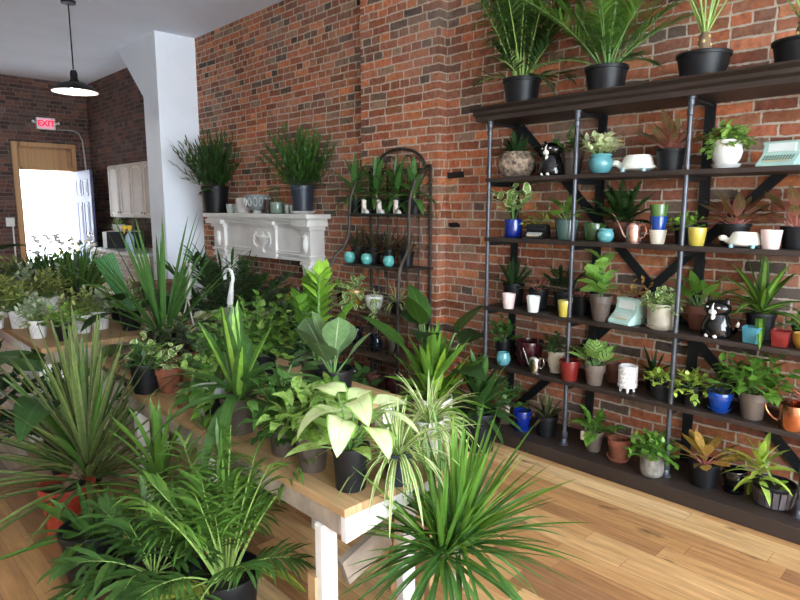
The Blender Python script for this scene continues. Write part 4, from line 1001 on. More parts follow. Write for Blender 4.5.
shelf_plant(3, *row(3, 800, 3.57), ('nursery', 18, 17, 'black'), [(BU, 'fresh', 'green', dict(nst=9, H=16, nl=5, L=11, W=7, t1=75, base=3, rr=.4))], 'leafy_plant', 'small bright leafy plant behind the mustard bowl')
# fourth shelf -----------------------------------------------------------------
shelf_plant(4, *row(4, 503, 3.52), ('nursery', 16, 22, 'black'), [(BU, 'mid', 'green', dict(nst=12, H=22, nl=6, L=10, W=6, t1=55, base=2, rr=.35))], 'leafy_plant', 'dense green leafy plant in black pot behind the small turquoise jar')
shelf_pot(4, *row(4, 503, 3.395), ('ball', 14.5, 13, 'sky'), 'small_jar', 'small round turquoise jar, leftmost on the fourth shelf')
shelf_pot(4, *row(4, 529, 3.545), ('taper', 29, 24, 'burg'), 'planter', 'large dark burgundy pot behind the silver watering can')
p = SP(4, *row(4, 535, 3.40)); u = msz(1, p)
watering_can('small silver watering can with thin spout on the fourth shelf', p, 6*u, 17*u, M_CHROME, 0, [(0, 5*u, 4*u), (0, 8.5*u, 8*u), (0, 12*u, 16*u), (0, 15*u, 22*u)], [(0, -4*u, 15*u), (0, -9*u, 15*u), (0, -10.5*u, 10*u), (0, -8*u, 5*u), (0, -5*u, 4*u)])
shelf_plant(4, *row(4, 556, 3.50), ('urn', 19, 22, 'cream'), [(BU, 'dark', 'dark', dict(nst=12, H=20, nl=6, L=8, W=5, t1=55, base=2, rr=.35))], 'leafy_plant', 'cream urn with a small dark green plant on the fourth shelf')
shelf_pot(4, *row(4, 569, 3.40), ('taper', 21, 20, 'red'), 'glazed_pot', 'glossy dark red pot beside the middle pipe, fourth shelf')
shelf_plant(4, *row(4, 594, 3.42), ('clay', 21, 21, 'taupel'), [(PE, 'cala', 'green', dict(n=14, S=13, L=22, W=16, t0=3, t1=50, rr=.5, droop=.35, base=4, shape='ovate', face=.15, outb=.3))], 'calathea', 'striped round leaved plant in a taupe pot on the fourth shelf')
shelf_pot(4, *row(4, 613, 3.56), ('clay', 17, 19, 'terrad'), 'clay_pot', 'dark terracotta pot behind the white footed pot')
p = SP(4, *row(4, 627, 3.42)); u = msz(1, p)
t = thing('footed_pot', 'white ringed cylinder pot on little feet, fourth shelf', 'pot', p)
q = MB(); pr = [(0, 5*u)]
for i in range(5): z0 = 5*u + i*4.4*u; pr += [(8.6*u, z0), (9.4*u, z0 + .8*u), (9.4*u, z0 + 3.6*u), (8.6*u, z0 + 4.2*u)]
lathe(q, pr + [(7.6*u, 27*u), (7.4*u, 18*u), (0, 18*u)], 28); q.build('pot', PM['white'], t)
for a in range(4):
    q = MB(); tube(q, [(5.6*u*math.cos(a*PI/2 + .5), 5.6*u*math.sin(a*PI/2 + .5), 5.3*u), (6.4*u*math.cos(a*PI/2 + .5), 6.4*u*math.sin(a*PI/2 + .5), 0)], [1.9*u, 1.0*u], 8); q.build('foot', PM['white'], t)
q = MB()
for i in range(5):
    for a in range(16): ell(q, (9.4*u*math.cos(a*PI/8 + i*.2), 9.4*u*math.sin(a*PI/8 + i*.2), 5*u + i*4.4*u + 2.2*u), (.5*u, .5*u, .5*u), 6)
q.build('dots', PM['black'], t)
shelf_plant(4, *row(4, 652, 3.59), ('nursery', 16, 17, 'black'), [(RS, 'deep', 'dark', dict(n=22, L=28, W=4, t0=5, t1=75, droop=.7, base=3))], 'dracaena', 'dark spiky plant at the back of the fourth shelf, left of the right-hand pipe')
shelf_plant(4, *row(4, 659, 3.45), ('nursery', 19, 19, 'black'), [(BU, 'lime', 'green', dict(nst=18, H=14, nl=5, L=8, W=5, t1=80, base=4, rr=.35))], 'lime_plant', 'small lime green bushy plant in black pot beside the right-hand pipe')
shelf_plant(4, *row(4, 691, 3.45), ('nursery', 21, 19, 'black'), [(BU, 'lime', 'green', dict(nst=20, H=22, nl=7, L=9, W=5.5, t1=88, base=4, rr=.35, sdroop=1.0))], 'lime_plant', 'larger lime green bushy plant spilling from a black pot, left of the blue pot')
shelf_plant(4, *row(4, 719, 3.44), ('claylow', 25, 19, 'blue2'), [(BU, 'dark', 'brown', dict(nst=9, H=20, nl=5, L=8, W=5, t1=65, base=3, rr=.4))], 'leafy_plant', 'bright blue pot on a blue saucer with sparse dark leaves', opts=dict(saucer=PM['blue2']))
shelf_plant(4, *row(4, 752, 3.45), ('clay', 28, 27, 'taupel'), [(BU, 'fresh', 'green', dict(nst=22, H=42, nl=8, L=18, W=9, t1=52, base=5, rr=.5, droop=.9, sdroop=.6))], 'leafy_plant', 'tall glossy green plant in a large taupe pot beside the copper can')
shelf_plant(4, *row(4, 800, 3.575), ('nursery', 22, 18, 'black'), [(PE, 'redag', 'red', dict(n=13, S=18, L=18, W=10, t0=5, t1=65, rr=.7, droop=.5, base=3))], 'aglaonema', 'pink and red leaved plant behind the copper watering can')
p = SP(4, *row(4, 795, 3.43)); u = msz(1, p)
watering_can('shiny copper watering can with a big loop handle on the fourth shelf', p, 15*u, 25*u, M_COPPER, 0, [(0, -13*u, 5*u), (0, -22*u, 12*u), (0, -30*u, 28*u), (0, -34*u, 32*u)], [(0, 9*u + 19*u*math.cos(rad(a)), 21*u + 18*u*math.sin(rad(a))) for a in range(155, -75, -15)], True)
# the plinth -----------------------------------------------------------------------
shelf_plant(5, 505, 425, 0, ('clay', 19, 21, 'taupe'), [(BU, 'mid', 'green', dict(nst=12, H=26, nl=7, L=9, W=6, t1=80, base=3, rr=.35, sdroop=.7)), (BU, 'fresh', 'green', dict(nst=4, H=24, nl=5, L=9, W=5, t1=85, base=2, rr=.35))], 'pothos', 'trailing green plant in a brown pot with a paper tag, left end of the plinth', ext=lambda u: tagged(-7.5*u, -8*u, 20*u, 1.0))
shelf_pot(5, 522, 432, 0, ('claylow', 19, 19, 'blue'), 'glazed_pot', 'cobalt blue glazed pot on a saucer on the plinth', saucer=PM['blue'])
shelf_plant(5, 546, 438, 0, ('nursery', 23, 21, 'black'), [(RS, 'bronze', 'red', dict(n=20, L=27, W=4, t0=5, t1=75, droop=.6, base=3)), (RS, 'greyst', 'green', dict(n=8, L=26, W=4, t0=5, t1=45, droop=.4, base=3))], 'bromeliad', 'bromeliad with thin bronze leaves in a black pot on the plinth')
shelf_plant(5, 593, 453, 0, ('clay', 19, 21, 'taupel'), [(FR, 'fresh', 'green', dict(n=9, L=24, nl=8, ll=9, lw=5, t0=10, t1=75, droop=.6, base=3, rr=.5, lshape='ovate', bare=.15)), (PE, 'bright', 'green', dict(n=3, S=18, L=13, W=10, t0=30, t1=60, rr=.4, base=2))], 'fern', 'bright fern in a taupe pot with a paper tag on the plinth', ext=lambda u: tagged(-8.5*u, 7*u, 20*u, 1.1))
shelf_pot(5, 618, 463, 0, ('clay', 23, 21, 'terra'), 'clay_pot', 'empty terracotta pot standing in its saucer on the plinth', saucer=PM['terra'])
shelf_plant(5, 651, 478, 0, ('cyl', 23, 24, 'stone'), [(BU, 'fresh', 'green', dict(nst=30, H=24, nl=7, L=10, W=7, t1=72, base=5, rr=.35))], 'peperomia', 'round stone grey pot with bushy green leaves at the base of the pipe', opts=dict(bumpy=.01))
shelf_plant(5, 703, 489, 0, ('nursery', 29, 25, 'black'), [(PE, 'croton', 'red', dict(n=16, S=13, L=30, W=11, t0=3, t1=65, rr=.8, droop=.3, base=4, shape='obov', face=.2)), (PE, 'redag', 'red', dict(n=6, S=8, L=14, W=8, t0=30, t1=80, rr=.6, base=4))], 'croton', 'red and yellow croton in a black pot on the plinth')
shelf_pot(5, 733, 495, 0, ('claylow', 23, 22, 'blackg'), 'glazed_pot', 'glossy black pot on a saucer on the plinth', saucer=PM['blackg'])
t = shelf_plant(5, 772, 511, 0, ('taper', 41, 24, 'black'), [(RS, 'lime', 'green', dict(n=26, L=34, W=8, t0=15, t1=100, droop=1.3, base=3, stem=26, c=(-.04, .06))), (RS, 'bright', 'green', dict(n=5, L=16, W=7, t0=70, t1=95, droop=.8, base=8)) , (lambda mb, R, z0: tube(mb, [(0, 0, z0), (-.02, .03, z0 + .07), (-.04, .06, z0 + .15)], .007, 6, 1), 'lime', 'cane', {})], 'lime_dracaena', 'lime striped dracaena leaning out of a slatted black planter on the plinth')
rr = [c for c in t.children if c.name.startswith('pot')][0].dimensions.x / 2; hh = msz(24, t.location)
for a in range(18):
    q = MB(); A = 2*PI*a/18; beam(q, (rr*.80*math.cos(A), rr*.80*math.sin(A), .012), (rr*.975*math.cos(A), rr*.975*math.sin(A), hh*.80), .026, .008, V((math.cos(A), math.sin(A), 0))); q.build('slat', plain('grey_slat', (.085,.068,.07), .6), t, False)

# ------------------------------------------------------------------ palms on the cornice
CT = 2.2525
def cornice_plant(px, x, w, h, fols, name, label, ribs, ext=None):
    p = at(px, 80, x=x); p.z = CT; u = msz(1, p)
    return plant(name, label, p, ('nursery', w*u/2, h*u, 'black', dict(ribs=ribs) if ribs else {}), [(f[0], f[1], f[2], scl(f[3], u), *(f[4:])) for f in fols], 'potted palm', None, 3.66, 3.63, ext)
cornice_plant(522, 3.46, 38, 26, [(FR, 'palm', 'cane', dict(n=34, L=105, nl=15, ll=28, lw=2.6, t0=2, t1=26, droop=.35, base=9, rr=.9, bare=.3, ldroop=1.2, a0=50)), (FR, 'palmd', 'cane', dict(n=8, L=52, nl=12, ll=22, lw=2.4, t0=15, t1=60, droop=1.0, base=7, rr=.8, bare=.3))], 'areca_palm', 'dense dark green palm in a black pot, left end above the shelving', 0)
cornice_plant(606, 3.46, 42, 26, [(FR, 'palmb', 'green', dict(n=24, L=110, nl=34, ll=22, lw=1.5, t0=3, t1=40, droop=.6, base=6, rr=1.0, bare=.22, ldroop=.5)), (FR, 'palm', 'green', dict(n=8, L=72, nl=26, ll=18, lw=1.4, t0=25, t1=55, droop=.9, base=6, rr=.9, bare=.3))], 'date_palm', 'feathery light green palm in a black ribbed pot, second from left above the shelving', 16)
def bulb(u):
    def f(t, zs, R):
        mb = MB(); lathe(mb, [(4.5*u, 0), (6*u, 6*u), (6*u, 16*u), (5*u, 22*u), (2*u, 27*u)], 14, c=(0, 0, zs - .005), mod=lambda a, z: 1 + .14 * math.sin(5*a + 300*z)); mb.build('trunk', ST['brown'], t)
        m2 = MB()
        for i in range(9): a = i * GA; ell(m2, (5.4*u*math.cos(a), 5.4*u*math.sin(a), zs + (9 + i*1.5)*u), (1.6*u, 1.6*u, 1.9*u), 8)
        m2.build('frond_stubs', plain('stub_yellow', (.55,.40,.13), .7), t)
    return f
for px, w, seedlab in ((702, 51, 'young palm with few pale upright fronds in a black ribbed pot, third above the shelving'), (799, 54, 'young palm in a black ribbed pot at the right edge above the shelving')):
    p = at(px, 60, x=3.47); u = msz(1, p)
    cornice_plant(px, 3.47, w, 26, [(FR, 'palmb', 'cane', dict(n=14, L=140, nl=24, ll=22, lw=2, t0=2, t1=32, droop=.5, base=4, rr=1.1, bare=.4, zo=24))], 'date_palm', seedlab, 18, bulb(u))

# ------------------------------------------------------------------ things on the mantel
MZ = 1.5305
def mp(px, x=3.55):
    p = at(px, 208, x=x); p.z = MZ; return p
p = mp(216, 3.56); u = msz(1, p)
plant('asparagus_fern', 'bushy dark fern in a black pot, left end of the mantelshelf', p, ('nursery', 13.5*u, 26*u, 'black'), [(BU, 'dark', 'dark', dict(nst=70, H=52*u, nl=13, L=11*u, W=2.3*u, t1=44, droop=.1, base=8*u, rr=.25*u, shape='blade', lift=.75, sdroop=.1, start=.12, seg=3)), (BU, 'mid', 'dark', dict(nst=10, H=34*u, nl=10, L=10*u, W=2.2*u, t1=85, droop=.3, base=8*u, rr=.25*u, shape='blade', lift=.7, sdroop=.5, seg=3))], 'potted fern')
p = mp(303, 3.555); u = msz(1, p)
plant('asparagus_fern', 'bushy fern in a ribbed slate blue pot, right end of the mantelshelf', p, ('nursery', 12*u, 27*u, 'slate', dict(ribs=14, saucer=PM['white'])), [(BU, 'mid', 'dark', dict(nst=70, H=58*u, nl=13, L=11*u, W=2.3*u, t1=44, droop=.1, base=8*u, rr=.25*u, shape='blade', lift=.75, sdroop=.1, start=.12, seg=3)), (BU, 'dark', 'dark', dict(nst=24, H=44*u, nl=10, L=10*u, W=2.2*u, t1=75, droop=.3, base=8*u, rr=.25*u, shape='blade', lift=.7, sdroop=.5, seg=3))], 'potted fern')
for px, x, kind, w, h, m, nm, lab in ((230, 3.50, 'taper', 8, 9, 'glass', 'small_glass', 'small clear tumbler right of the left fern on the mantelshelf'), (236, 3.56, 'taper', 6, 9, 'glass', 'small_glass', 'narrow clear glass against the white cup on the mantelshelf'), (243.5, 3.58, 'cyl', 14, 15, 'white', 'cup', 'plain white cylinder pot left of the patterned bowl'), (268, 3.52, 'taper', 7, 14, 'brownp', 'tumbler', 'brown glass tumbler right of the patterned bowl'), (287, 3.52, 'taper', 5.5, 9, 'glass', 'small_glass', 'tiny clear glass right of the jade pot'), (292, 3.52, 'taper', 5.5, 9, 'glass', 'small_glass', 'tiny clear glass left of the slate blue fern pot')):
    p = mp(px, x); u = msz(1, p); lone_pot(nm, lab, 'glass' if m == 'glass' else 'cup', p, kind, w*u/2, h*u, M_GLASSY if m == 'glass' else PM[m], saucer=None)
p = mp(257, 3.52); u = msz(1, p)
t = thing('patterned_bowl', 'large grey bowl with white oval pattern in the middle of the mantelshelf', 'bowl', p)
q = MB(); lathe(q, [(0, 3*u), (6*u, 3*u), (10*u, 6*u), (12.5*u, 11*u), (13*u, 17*u), (13.3*u, 18.5*u), (12*u, 18.5*u), (11*u, 10*u), (0, 6*u)], 32); q.build('bowl', glaze('grey_glaze', (.36,.40,.40)), t)
q = MB(); lathe(q, [(0, 0), (5*u, 0), (4*u, 3.2*u), (0, 3.2*u)], 20); q.build('foot', PM['greyl'], t)
q = MB()
for a in range(14):
    A = 2*PI*a/14; lathe(q, [(3.4, 0), (3.9, .5), (3.4, 1)], 14, M=Matrix.Translation((12.2*u*math.cos(A), 12.2*u*math.sin(A), 11.5*u)) @ Matrix.Rotation(A, 4, 'Z') @ Matrix.Rotation(PI/2 + .12, 4, 'Y') @ Matrix.Diagonal((1.1*u, .55*u, 1.2*u, 1)))
fixn(q.build('oval_pattern', PM['white'], t))
p = mp(277, 3.53); u = msz(1, p)
plant('grass_plant', 'jade green pot with a few thin blades on the mantelshelf', p, ('cyl', 7*u, 12*u, 'jade'), [(RS, 'spear', 'green', dict(n=9, L=17*u, W=1.6*u, t0=10, t1=70, droop=.8, base=2*u))], 'potted plant')

# ------------------------------------------------------------------ plants on the iron rack
def RP(k, px, x):
    p = at(px, 250, x=x); p.z = RZ[k] + .0005; return p
DR = 'row of dracaenas on the top of the plant rack'
for px, lab in ((356, 'leftmost'), (377, 'second from left'), (397, 'third from left'), (414, 'rightmost')):
    p = RP(0, px, 3.47); u = msz(1, p)
    plant('dracaena', 'bright green dracaena in a black pot, %s on the top rack shelf' % lab, p, ('nursery', 8*u, 15*u, 'black'), [(RS, 'spear', 'green', dict(n=26, L=31*u, W=7.5*u, t0=3, t1=100, droop=.9, base=2*u, stem=16*u)), (lambda mb, R, z0, s=16*u: tube(mb, [(0, 0, z0 - .01), (0, 0, z0 + s)], .008, 6, 1), 'spear', 'cane', {}, 'stem')], 'potted plant', DR, 3.57)
for px, lab in ((364.5, 'leftmost'), (379.5, 'middle'), (396, 'rightmost')):
    p = RP(0, px, 3.372); boot('small pink and white boot vase, %s of the three on the rack' % lab, p, msz(14, p), 75)
for i, (px, lab) in enumerate(((358, 'leftmost'), (373, 'second from left'), (389, 'third from left'), (407, 'rightmost'))):
    p = RP(1, px, 3.475); u = msz(1, p)
    plant('bromeliad', 'bronze leaved bromeliad in a black pot, %s on the second rack shelf' % lab, p, ('nursery', 7.4*u, 15*u, 'black'), [(RS, 'bronze', 'red', dict(n=24, L=26*u, W=3.8*u, t0=5, t1=80, droop=.6, base=2*u)), (RS, 'redag', 'red', dict(n=5, L=13*u, W=3.4*u, t0=3, t1=20, droop=.1, base=1.5*u))], 'potted plant', 'bromeliads on the plant rack', 3.57)
for px, lab in ((349.5, 'leftmost'), (366.5, 'middle'), (388.5, 'rightmost')):
    p = RP(1, px, 3.35); u = msz(1, p); lone_pot('aqua_pot', 'small round aqua pot, %s of the three on the second rack shelf' % lab, 'pot', p, 'ball', 5.8*u, 10.5*u, PM['aqua'], 'aqua pots on the plant rack')
p = RP(2, 355, 3.26); u = msz(1, p)
plant('variegated_pothos', 'mustard yellow pot with pale trailing leaves on the plant rack', p, ('clay', 9*u, 17*u, 'mustard'), [(BU, 'vare', 'green', dict(nst=10, H=17*u, nl=4, L=11*u, W=7*u, t1=85, base=3*u, rr=.35*u, shape='heart', sdroop=.8)), (TR, 'vare', 'green', dict(n=5, H=12*u, L=10*u, W=7*u, r=8*u, nl=4, azs=[2.4, 3.4, 3.9, 4.4]))])
p = RP(2, 341, 3.30); u = msz(1, p)
plant('leafy_plant', 'small burgundy pot with green leaves at the left of the plant rack', p, ('taper', 5.5*u, 11*u, 'burg'), [(BU, 'pothos', 'green', dict(nst=8, H=12*u, nl=4, L=8*u, W=5*u, t1=75, base=2*u, rr=.3*u))])
p = RP(2, 374, 3.26); u = msz(1, p)
plant('trailing_plant', 'white bowl shaped pot with a trailing plant, middle of the plant rack', p, ('bowl', 9.3*u, 14*u, 'white'), [(RS, 'spider', 'green', dict(n=12, L=13*u, W=1.8*u, t0=20, t1=95, droop=1.6, base=3*u)), (TR, 'vare', 'green', dict(n=2, H=26*u, L=6*u, W=3*u, r=9*u, nl=9, azs=[3.9, 4.3]))])
p = RP(2, 397, 3.28); u = msz(1, p)
plant('spider_plant', 'small spider plant with arching white striped leaves on the plant rack', p, ('nursery', 7*u, 12*u, 'black'), [(RS, 'spider', 'green', dict(n=26, L=24*u, W=2.4*u, t0=15, t1=85, droop=2.2, base=3*u, seg=8))])
for px, x, w, h, kind, m, nm, lab in ((341, 3.30, 12, 13, 'ball', 'navy', 'glazed_jar', 'round dark navy jar at the left of the lower rack shelf'), (355, 3.42, 14, 14, 'cyl', 'navy', 'glazed_jar', 'dark navy cylinder jar at the back of the lower rack shelf'), (375, 3.28, 13, 17, 'belly', 'navy', 'glazed_jar', 'slate navy bulbous jar in the middle of the lower rack shelf'), (392, 3.36, 14, 13, 'taper', 'brownp', 'glazed_jar', 'dark brown pot at the right of the lower rack shelf')):
    p = RP(3, px, x); u = msz(1, p); lone_pot(nm, lab, 'jar', p, kind, w*u/2, h*u, PM[m])
for px, x, w, h, kind, m, nm, lab in ((352, 3.34, 15, 13, 'ball', 'blackg', 'glazed_jar', 'glossy black jar at the left of the bottom rack shelf'), (372, 3.30, 15, 14, 'clay', 'terrad', 'clay_pot', 'rusty brown clay pot in the middle of the bottom rack shelf'), (392, 3.32, 15, 15, 'cyl', 'burg', 'glazed_jar', 'dark burgundy jar at the right of the bottom rack shelf')):
    p = RP(4, px, x); u = msz(1, p); lone_pot(nm, lab, 'jar', p, kind, w*u/2, h*u, PM[m])
# ------------------------------------------------------------------ bench, tables and floor plants
def FP(px, base, z, w):
    p = at(px, base, z=z); u = msz(1, p)
    p = p + V((p.x, p.y, 0)).normalized() * (.42 * w * u); p.z = z + .0005
    return p, msz(1, p)
def fplant(px, base, z, pot, fols, name, label, opts=None, cat='potted plant', ext=None, loc=None, xmax=3.66, group=None):
    p, u = FP(px, base, z, pot[1]) if loc is None else (V(loc), msz(1, loc))
    F = [(f[0], f[1], f[2], scl(f[3], u), *(f[4:])) for f in fols]
    return plant(name, label, p, (pot[0], pot[1]*u/2, pot[2]*u, pot[3], *([opts] if opts else [])), F, cat, group, xmax, None, ext(u) if ext else None)
# --- on the bench
fplant(313, 475, TZ, ('clay', 37, 44, 'taupe'), [(BU, 'pothos', 'green', dict(nst=22, H=48, nl=5, L=25, W=18, t1=58, base=7, rr=.7, shape='heart', droop=.9, sdroop=.5, fold=.3, wavy=.05)), (BU, 'mid', 'green', dict(nst=12, H=32, nl=5, L=20, W=14, t1=64, base=7, rr=.7, droop=.9, fold=.3, wavy=.05))], 'leafy_plant', 'bushy puckered green plant in a taupe pot at the front of the bench')
fplant(286, 459, TZ, ('clay', 34, 40, 'taupe'), [(BU, 'mid', 'green', dict(nst=20, H=44, nl=5, L=22, W=15, t1=60, base=7, rr=.7, shape='heart', droop=.9, sdroop=.5, fold=.3, wavy=.05))], 'leafy_plant', 'bushy green plant in a taupe pot behind the front one on the bench')
fplant(351, 494, TZ, ('nursery', 38, 45, 'black'), [(PE, 'syng', 'green', dict(n=11, S=56, L=46, W=31, t0=4, t1=42, rr=1.2, shape='heart', droop=1.7, base=5, face=.7, smin=.7)), (PE, 'syngg', 'green', dict(n=14, S=36, L=36, W=18, t0=12, t1=68, rr=1.1, shape='heart', droop=.6, base=5, face=.4))], 'arrowhead_plant', 'cream leaved arrowhead plant in a black pot, brightest on the bench')
fplant(398, 488, TZ, ('nursery', 30, 34, 'slate'), [(RS, 'spider', 'green', dict(n=64, L=66, W=4.4, t0=8, t1=85, droop=2.6, base=7, seg=9, fold=.35)), (RS, 'spiderc', 'green', dict(n=18, L=90, W=4.2, t0=40, t1=75, droop=3.0, base=7, seg=10))], 'spider_plant', 'trailing spider plant in a dark grey pot hanging over the bench end')
fplant(438, 453, TZ, ('taper', 33, 35, 'white'), [(RS, 'spiderc', 'green', dict(n=64, L=58, W=4.2, t0=18, t1=90, droop=2.7, base=6, seg=8, fold=.35)), (RS, 'spider', 'green', dict(n=26, L=66, W=4.2, t0=20, t1=85, droop=2.6, base=6, seg=8))], 'spider_plant', 'pale spider plant in a white pot on the right side of the bench', loc=(1.74, 1.62, .6105))
fplant(240, 436, TZ, ('nursery', 36, 36, 'brownp'), [(RS, 'corn', 'green', dict(n=6, L=100, W=20, t0=2, t1=26, droop=.3, base=3, stem=14, fold=.5, seg=7)), (RS, 'spear', 'green', dict(n=13, L=104, W=15, t0=45, t1=100, droop=1.9, base=4, stem=10, fold=.4, seg=9))], 'corn_plant', 'corn plant with glowing yellow green centre leaves in a brown pot on the bench')
fplant(215, 442, TZ, ('bowl', 40, 38, 'greyl'), [(BU, 'pothos', 'green', dict(nst=20, H=30, nl=5, L=14, W=11, t1=85, base=8, rr=.5, shape='heart', sdroop=.6)), (TR, 'fresh', 'green', dict(n=4, H=30, L=13, W=9, r=18, nl=5, azs=[3.6, 4.4, 5.0]))], 'pothos', 'small leaved pothos in a pale grey bowl at the bench middle', loc=at(214, 424, z=TZ) + V((.06, .12, .0005)))
fplant(171, 394, TZ, ('clay', 30, 26, 'terra'), [(BU, 'vare', 'green', dict(nst=8, H=26, nl=4, L=13, W=10, t1=70, base=4, rr=.5))], 'peperomia', 'small terracotta pot with pale edged leaves on the far end of the bench')
lone_pot('clay_pot', 'empty dark terracotta pot on the bench near the striped palm', 'pot', FP(186, 409, TZ, 22)[0], 'clay', .055, .105, PM['terrad'])
fplant(147, 395, TZ, ('nursery', 30, 30, 'black'), [(BU, 'dark', 'green', dict(nst=14, H=26, nl=5, L=10, W=7, t1=75, base=5, rr=.4))], 'leafy_plant', 'small dark green plant in a black pot at the far left bench corner')
fplant(200, 400, TZ, ('clay', 26, 24, 'terrad'), [(BU, 'mid', 'green', dict(nst=22, H=28, nl=7, L=9, W=8, t1=85, base=5, rr=.4, shape='round')), (BU, 'pothos', 'green', dict(nst=8, H=28, nl=5, L=10, W=8, t1=80, base=5, rr=.4))], 'peperomia', 'round leaved creeping plant behind the pale grey bowl', loc=(1.42, 2.62, TZ + .0005))
fplant(265, 430, TZ, ('nursery', 30, 32, 'black'), [(PE, 'dark', 'green', dict(n=20, S=34, L=26, W=15, t0=5, t1=80, rr=.6, droop=.8, base=4))], 'leafy_plant', 'dark broad leaved plant in a black pot behind the corn plant', loc=(1.46, 2.26, TZ + .0005))
fplant(290, 430, TZ, ('nursery', 26, 28, 'black'), [(BU, 'mid', 'green', dict(nst=16, H=34, nl=5, L=18, W=12, t1=80, base=4, rr=.5, shape='heart'))], 'leafy_plant', 'mid green leafy plant in a black pot on the bench before the rubber plant', loc=(1.47, 1.98, TZ + .0005))
fplant(190, 430, TZ, ('nursery', 28, 26, 'black'), [(PE, 'mid', 'green', dict(n=18, S=26, L=24, W=13, t0=5, t1=80, rr=.6, droop=.9, base=4))], 'leafy_plant', 'mid green leafy plant in a black pot at the left edge of the bench', loc=(1.25, 2.47, TZ + .0005))
fplant(262, 450, TZ, ('nursery', 26, 24, 'brownp'), [(BU, 'dark', 'green', dict(nst=16, H=26, nl=6, L=15, W=10, t1=80, base=4, rr=.5, droop=.8))], 'leafy_plant', 'low dark plant in a small brown pot between the corn plant and the taupe pots', loc=(1.24, 1.93, TZ + .0005))
fplant(230, 400, TZ, ('nursery', 26, 26, 'black'), [(BU, 'mid', 'green', dict(nst=20, H=40, nl=7, L=14, W=9, t1=70, base=4, rr=.5, droop=.8))], 'leafy_plant', 'bushy mid green plant in a black pot near the middle of the bench', loc=(1.46, 2.86, TZ + .0005))
fplant(200, 390, TZ, ('clay', 24, 20, 'terra'), [(BU, 'pothos', 'green', dict(nst=16, H=26, nl=6, L=11, W=8, t1=80, base=4, rr=.5))], 'peperomia', 'small terracotta pot with lime tinged leaves behind the dark terracotta one', loc=(1.27, 3.17, TZ + .0005))
# --- on the small stand beyond the bench
fplant(178, 371, TZ, ('bowl', 42, 17, 'terra'), [(BU, 'silver', 'dark', dict(nst=24, H=34, nl=6, L=13, W=8, t1=75, base=10, rr=.5, droop=.8))], 'dark_leaf_plant', 'wide terracotta bowl of dark silvery leaves on the small stand')
fplant(158, 374, TZ, ('clay', 24, 20, 'terra'), [(BU, 'vare', 'green', dict(nst=7, H=22, nl=4, L=12, W=9, t1=60, base=3, rr=.4))], 'peperomia', 'small terracotta pot with pale rounded leaves, left of the terracotta bowl', loc=(1.295, 3.40, TZ + .0005))
fplant(165, 352, TZ, ('nursery', 30, 26, 'black'), [(RS, 'spear', 'green', dict(n=30, L=128, W=5, t0=12, t1=44, droop=.3, base=6, fold=.5, seg=6)), (RS, 'bright', 'green', dict(n=2, L=52, W=12, t0=3, t1=8, droop=.1, base=3, fold=.5)), (RS, 'mid', 'green', dict(n=8, L=105, W=3.5, t0=45, t1=70, droop=.4, base=6))], 'cordyline', 'tall plant of long upright sword leaves in front of the white column', loc=(1.56, 3.74, TZ + .0005))
# --- on the low table
fplant(336, 425, MTZ, ('nursery', 40, 40, 'black'), [(PE, 'rubber', 'green', dict(n=7, S=28, L=45, W=29, t0=3, t1=38, rr=1.3, droop=.2, base=5, face=0, shape='obov', outb=.3, fold=.2))], 'rubber_plant', 'rubber plant with big pale veined dark leaves behind the arrowhead plant', loc=(1.83, 2.36, MTZ + .0005))
fplant(312, 410, MTZ, ('nursery', 36, 36, 'taupe'), [(FR, 'fresh', 'green', dict(n=5, L=78, nl=9, ll=22, lw=10, t0=2, t1=24, droop=.25, base=5, rr=1.5, bare=.3, lshape='ovate', a0=45, a1=25)), (FR, 'lime', 'green', dict(n=1, L=86, nl=13, ll=14, lw=4.5, t0=8, t1=14, droop=.1, base=8, rr=1.4, bare=.45, lshape='ovate', a0=50, a1=25)), (FR, 'bright', 'green', dict(n=2, L=84, nl=8, ll=24, lw=11, t0=8, t1=16, droop=.2, base=5, rr=1.5, bare=.4, lshape='ovate', a0=45, a1=25))], 'zz_plant', 'tall glossy plant with bright feathered stems behind the rubber plant', loc=(1.93, 2.62, MTZ + .0005))
fplant(272, 405, MTZ, ('nursery', 36, 32, 'black'), [(BU, 'fresh', 'green', dict(nst=26, H=64, nl=10, L=14, W=9, t1=55, base=6, rr=.6, droop=.9)), (BU, 'pothos', 'green', dict(nst=14, H=56, nl=8, L=13, W=9, t1=70, base=6, rr=.6))], 'leafy_plant', 'airy light green bushy plant behind the corn plant', loc=(1.81, 3.02, MTZ + .0005))
fplant(240, 375, MTZ, ('nursery', 32, 24, 'black'), [(PE, 'blue', 'green', dict(n=16, S=34, L=24, W=18, t0=5, t1=60, rr=.8, droop=.7, base=5, shape='round')), (BU, 'mid', 'green', dict(nst=12, H=30, nl=5, L=14, W=10, t1=80, base=6, rr=.5))], 'blue_leaf_plant', 'plant with round blue green leaves under the white hanger hook', loc=(1.84, 3.36, MTZ + .0005))
hk = dict(w=plain('hook_white', (.74,.74,.73), .4, var=.02), g=plain('hook_grey', (.42,.40,.36), .5))
def hanger(mat, dz, hh, wob=0):
    def f(u):
        def g(t, zs, R):
            h = zs + dz*u; q = MB(); r = 8*u
            pts = [(0, -r*math.cos(rad(a)), h + 26*u + r*math.sin(rad(a))) for a in range(200, -41, -20)]
            pts += [(0, -r*.45, h + 12*u), (0, 0, h)]
            tube(q, pts, [1.7*u] * (len(pts) - 2) + [2.6*u, 3.2*u], 10); o = q.build('hanger_hook', mat, t)
            for a in range(3):
                q = MB(); A = a * 2*PI/3 + .6; tube(q, [(0, 0, h + 1*u), (5*u*math.cos(A), 5*u*math.sin(A), h - dz*u*.45), (15*u*math.cos(A), 15*u*math.sin(A), zs + .004)], .8*u, 6); q.build('hanger_cord', mat, t)
        return g
    return f
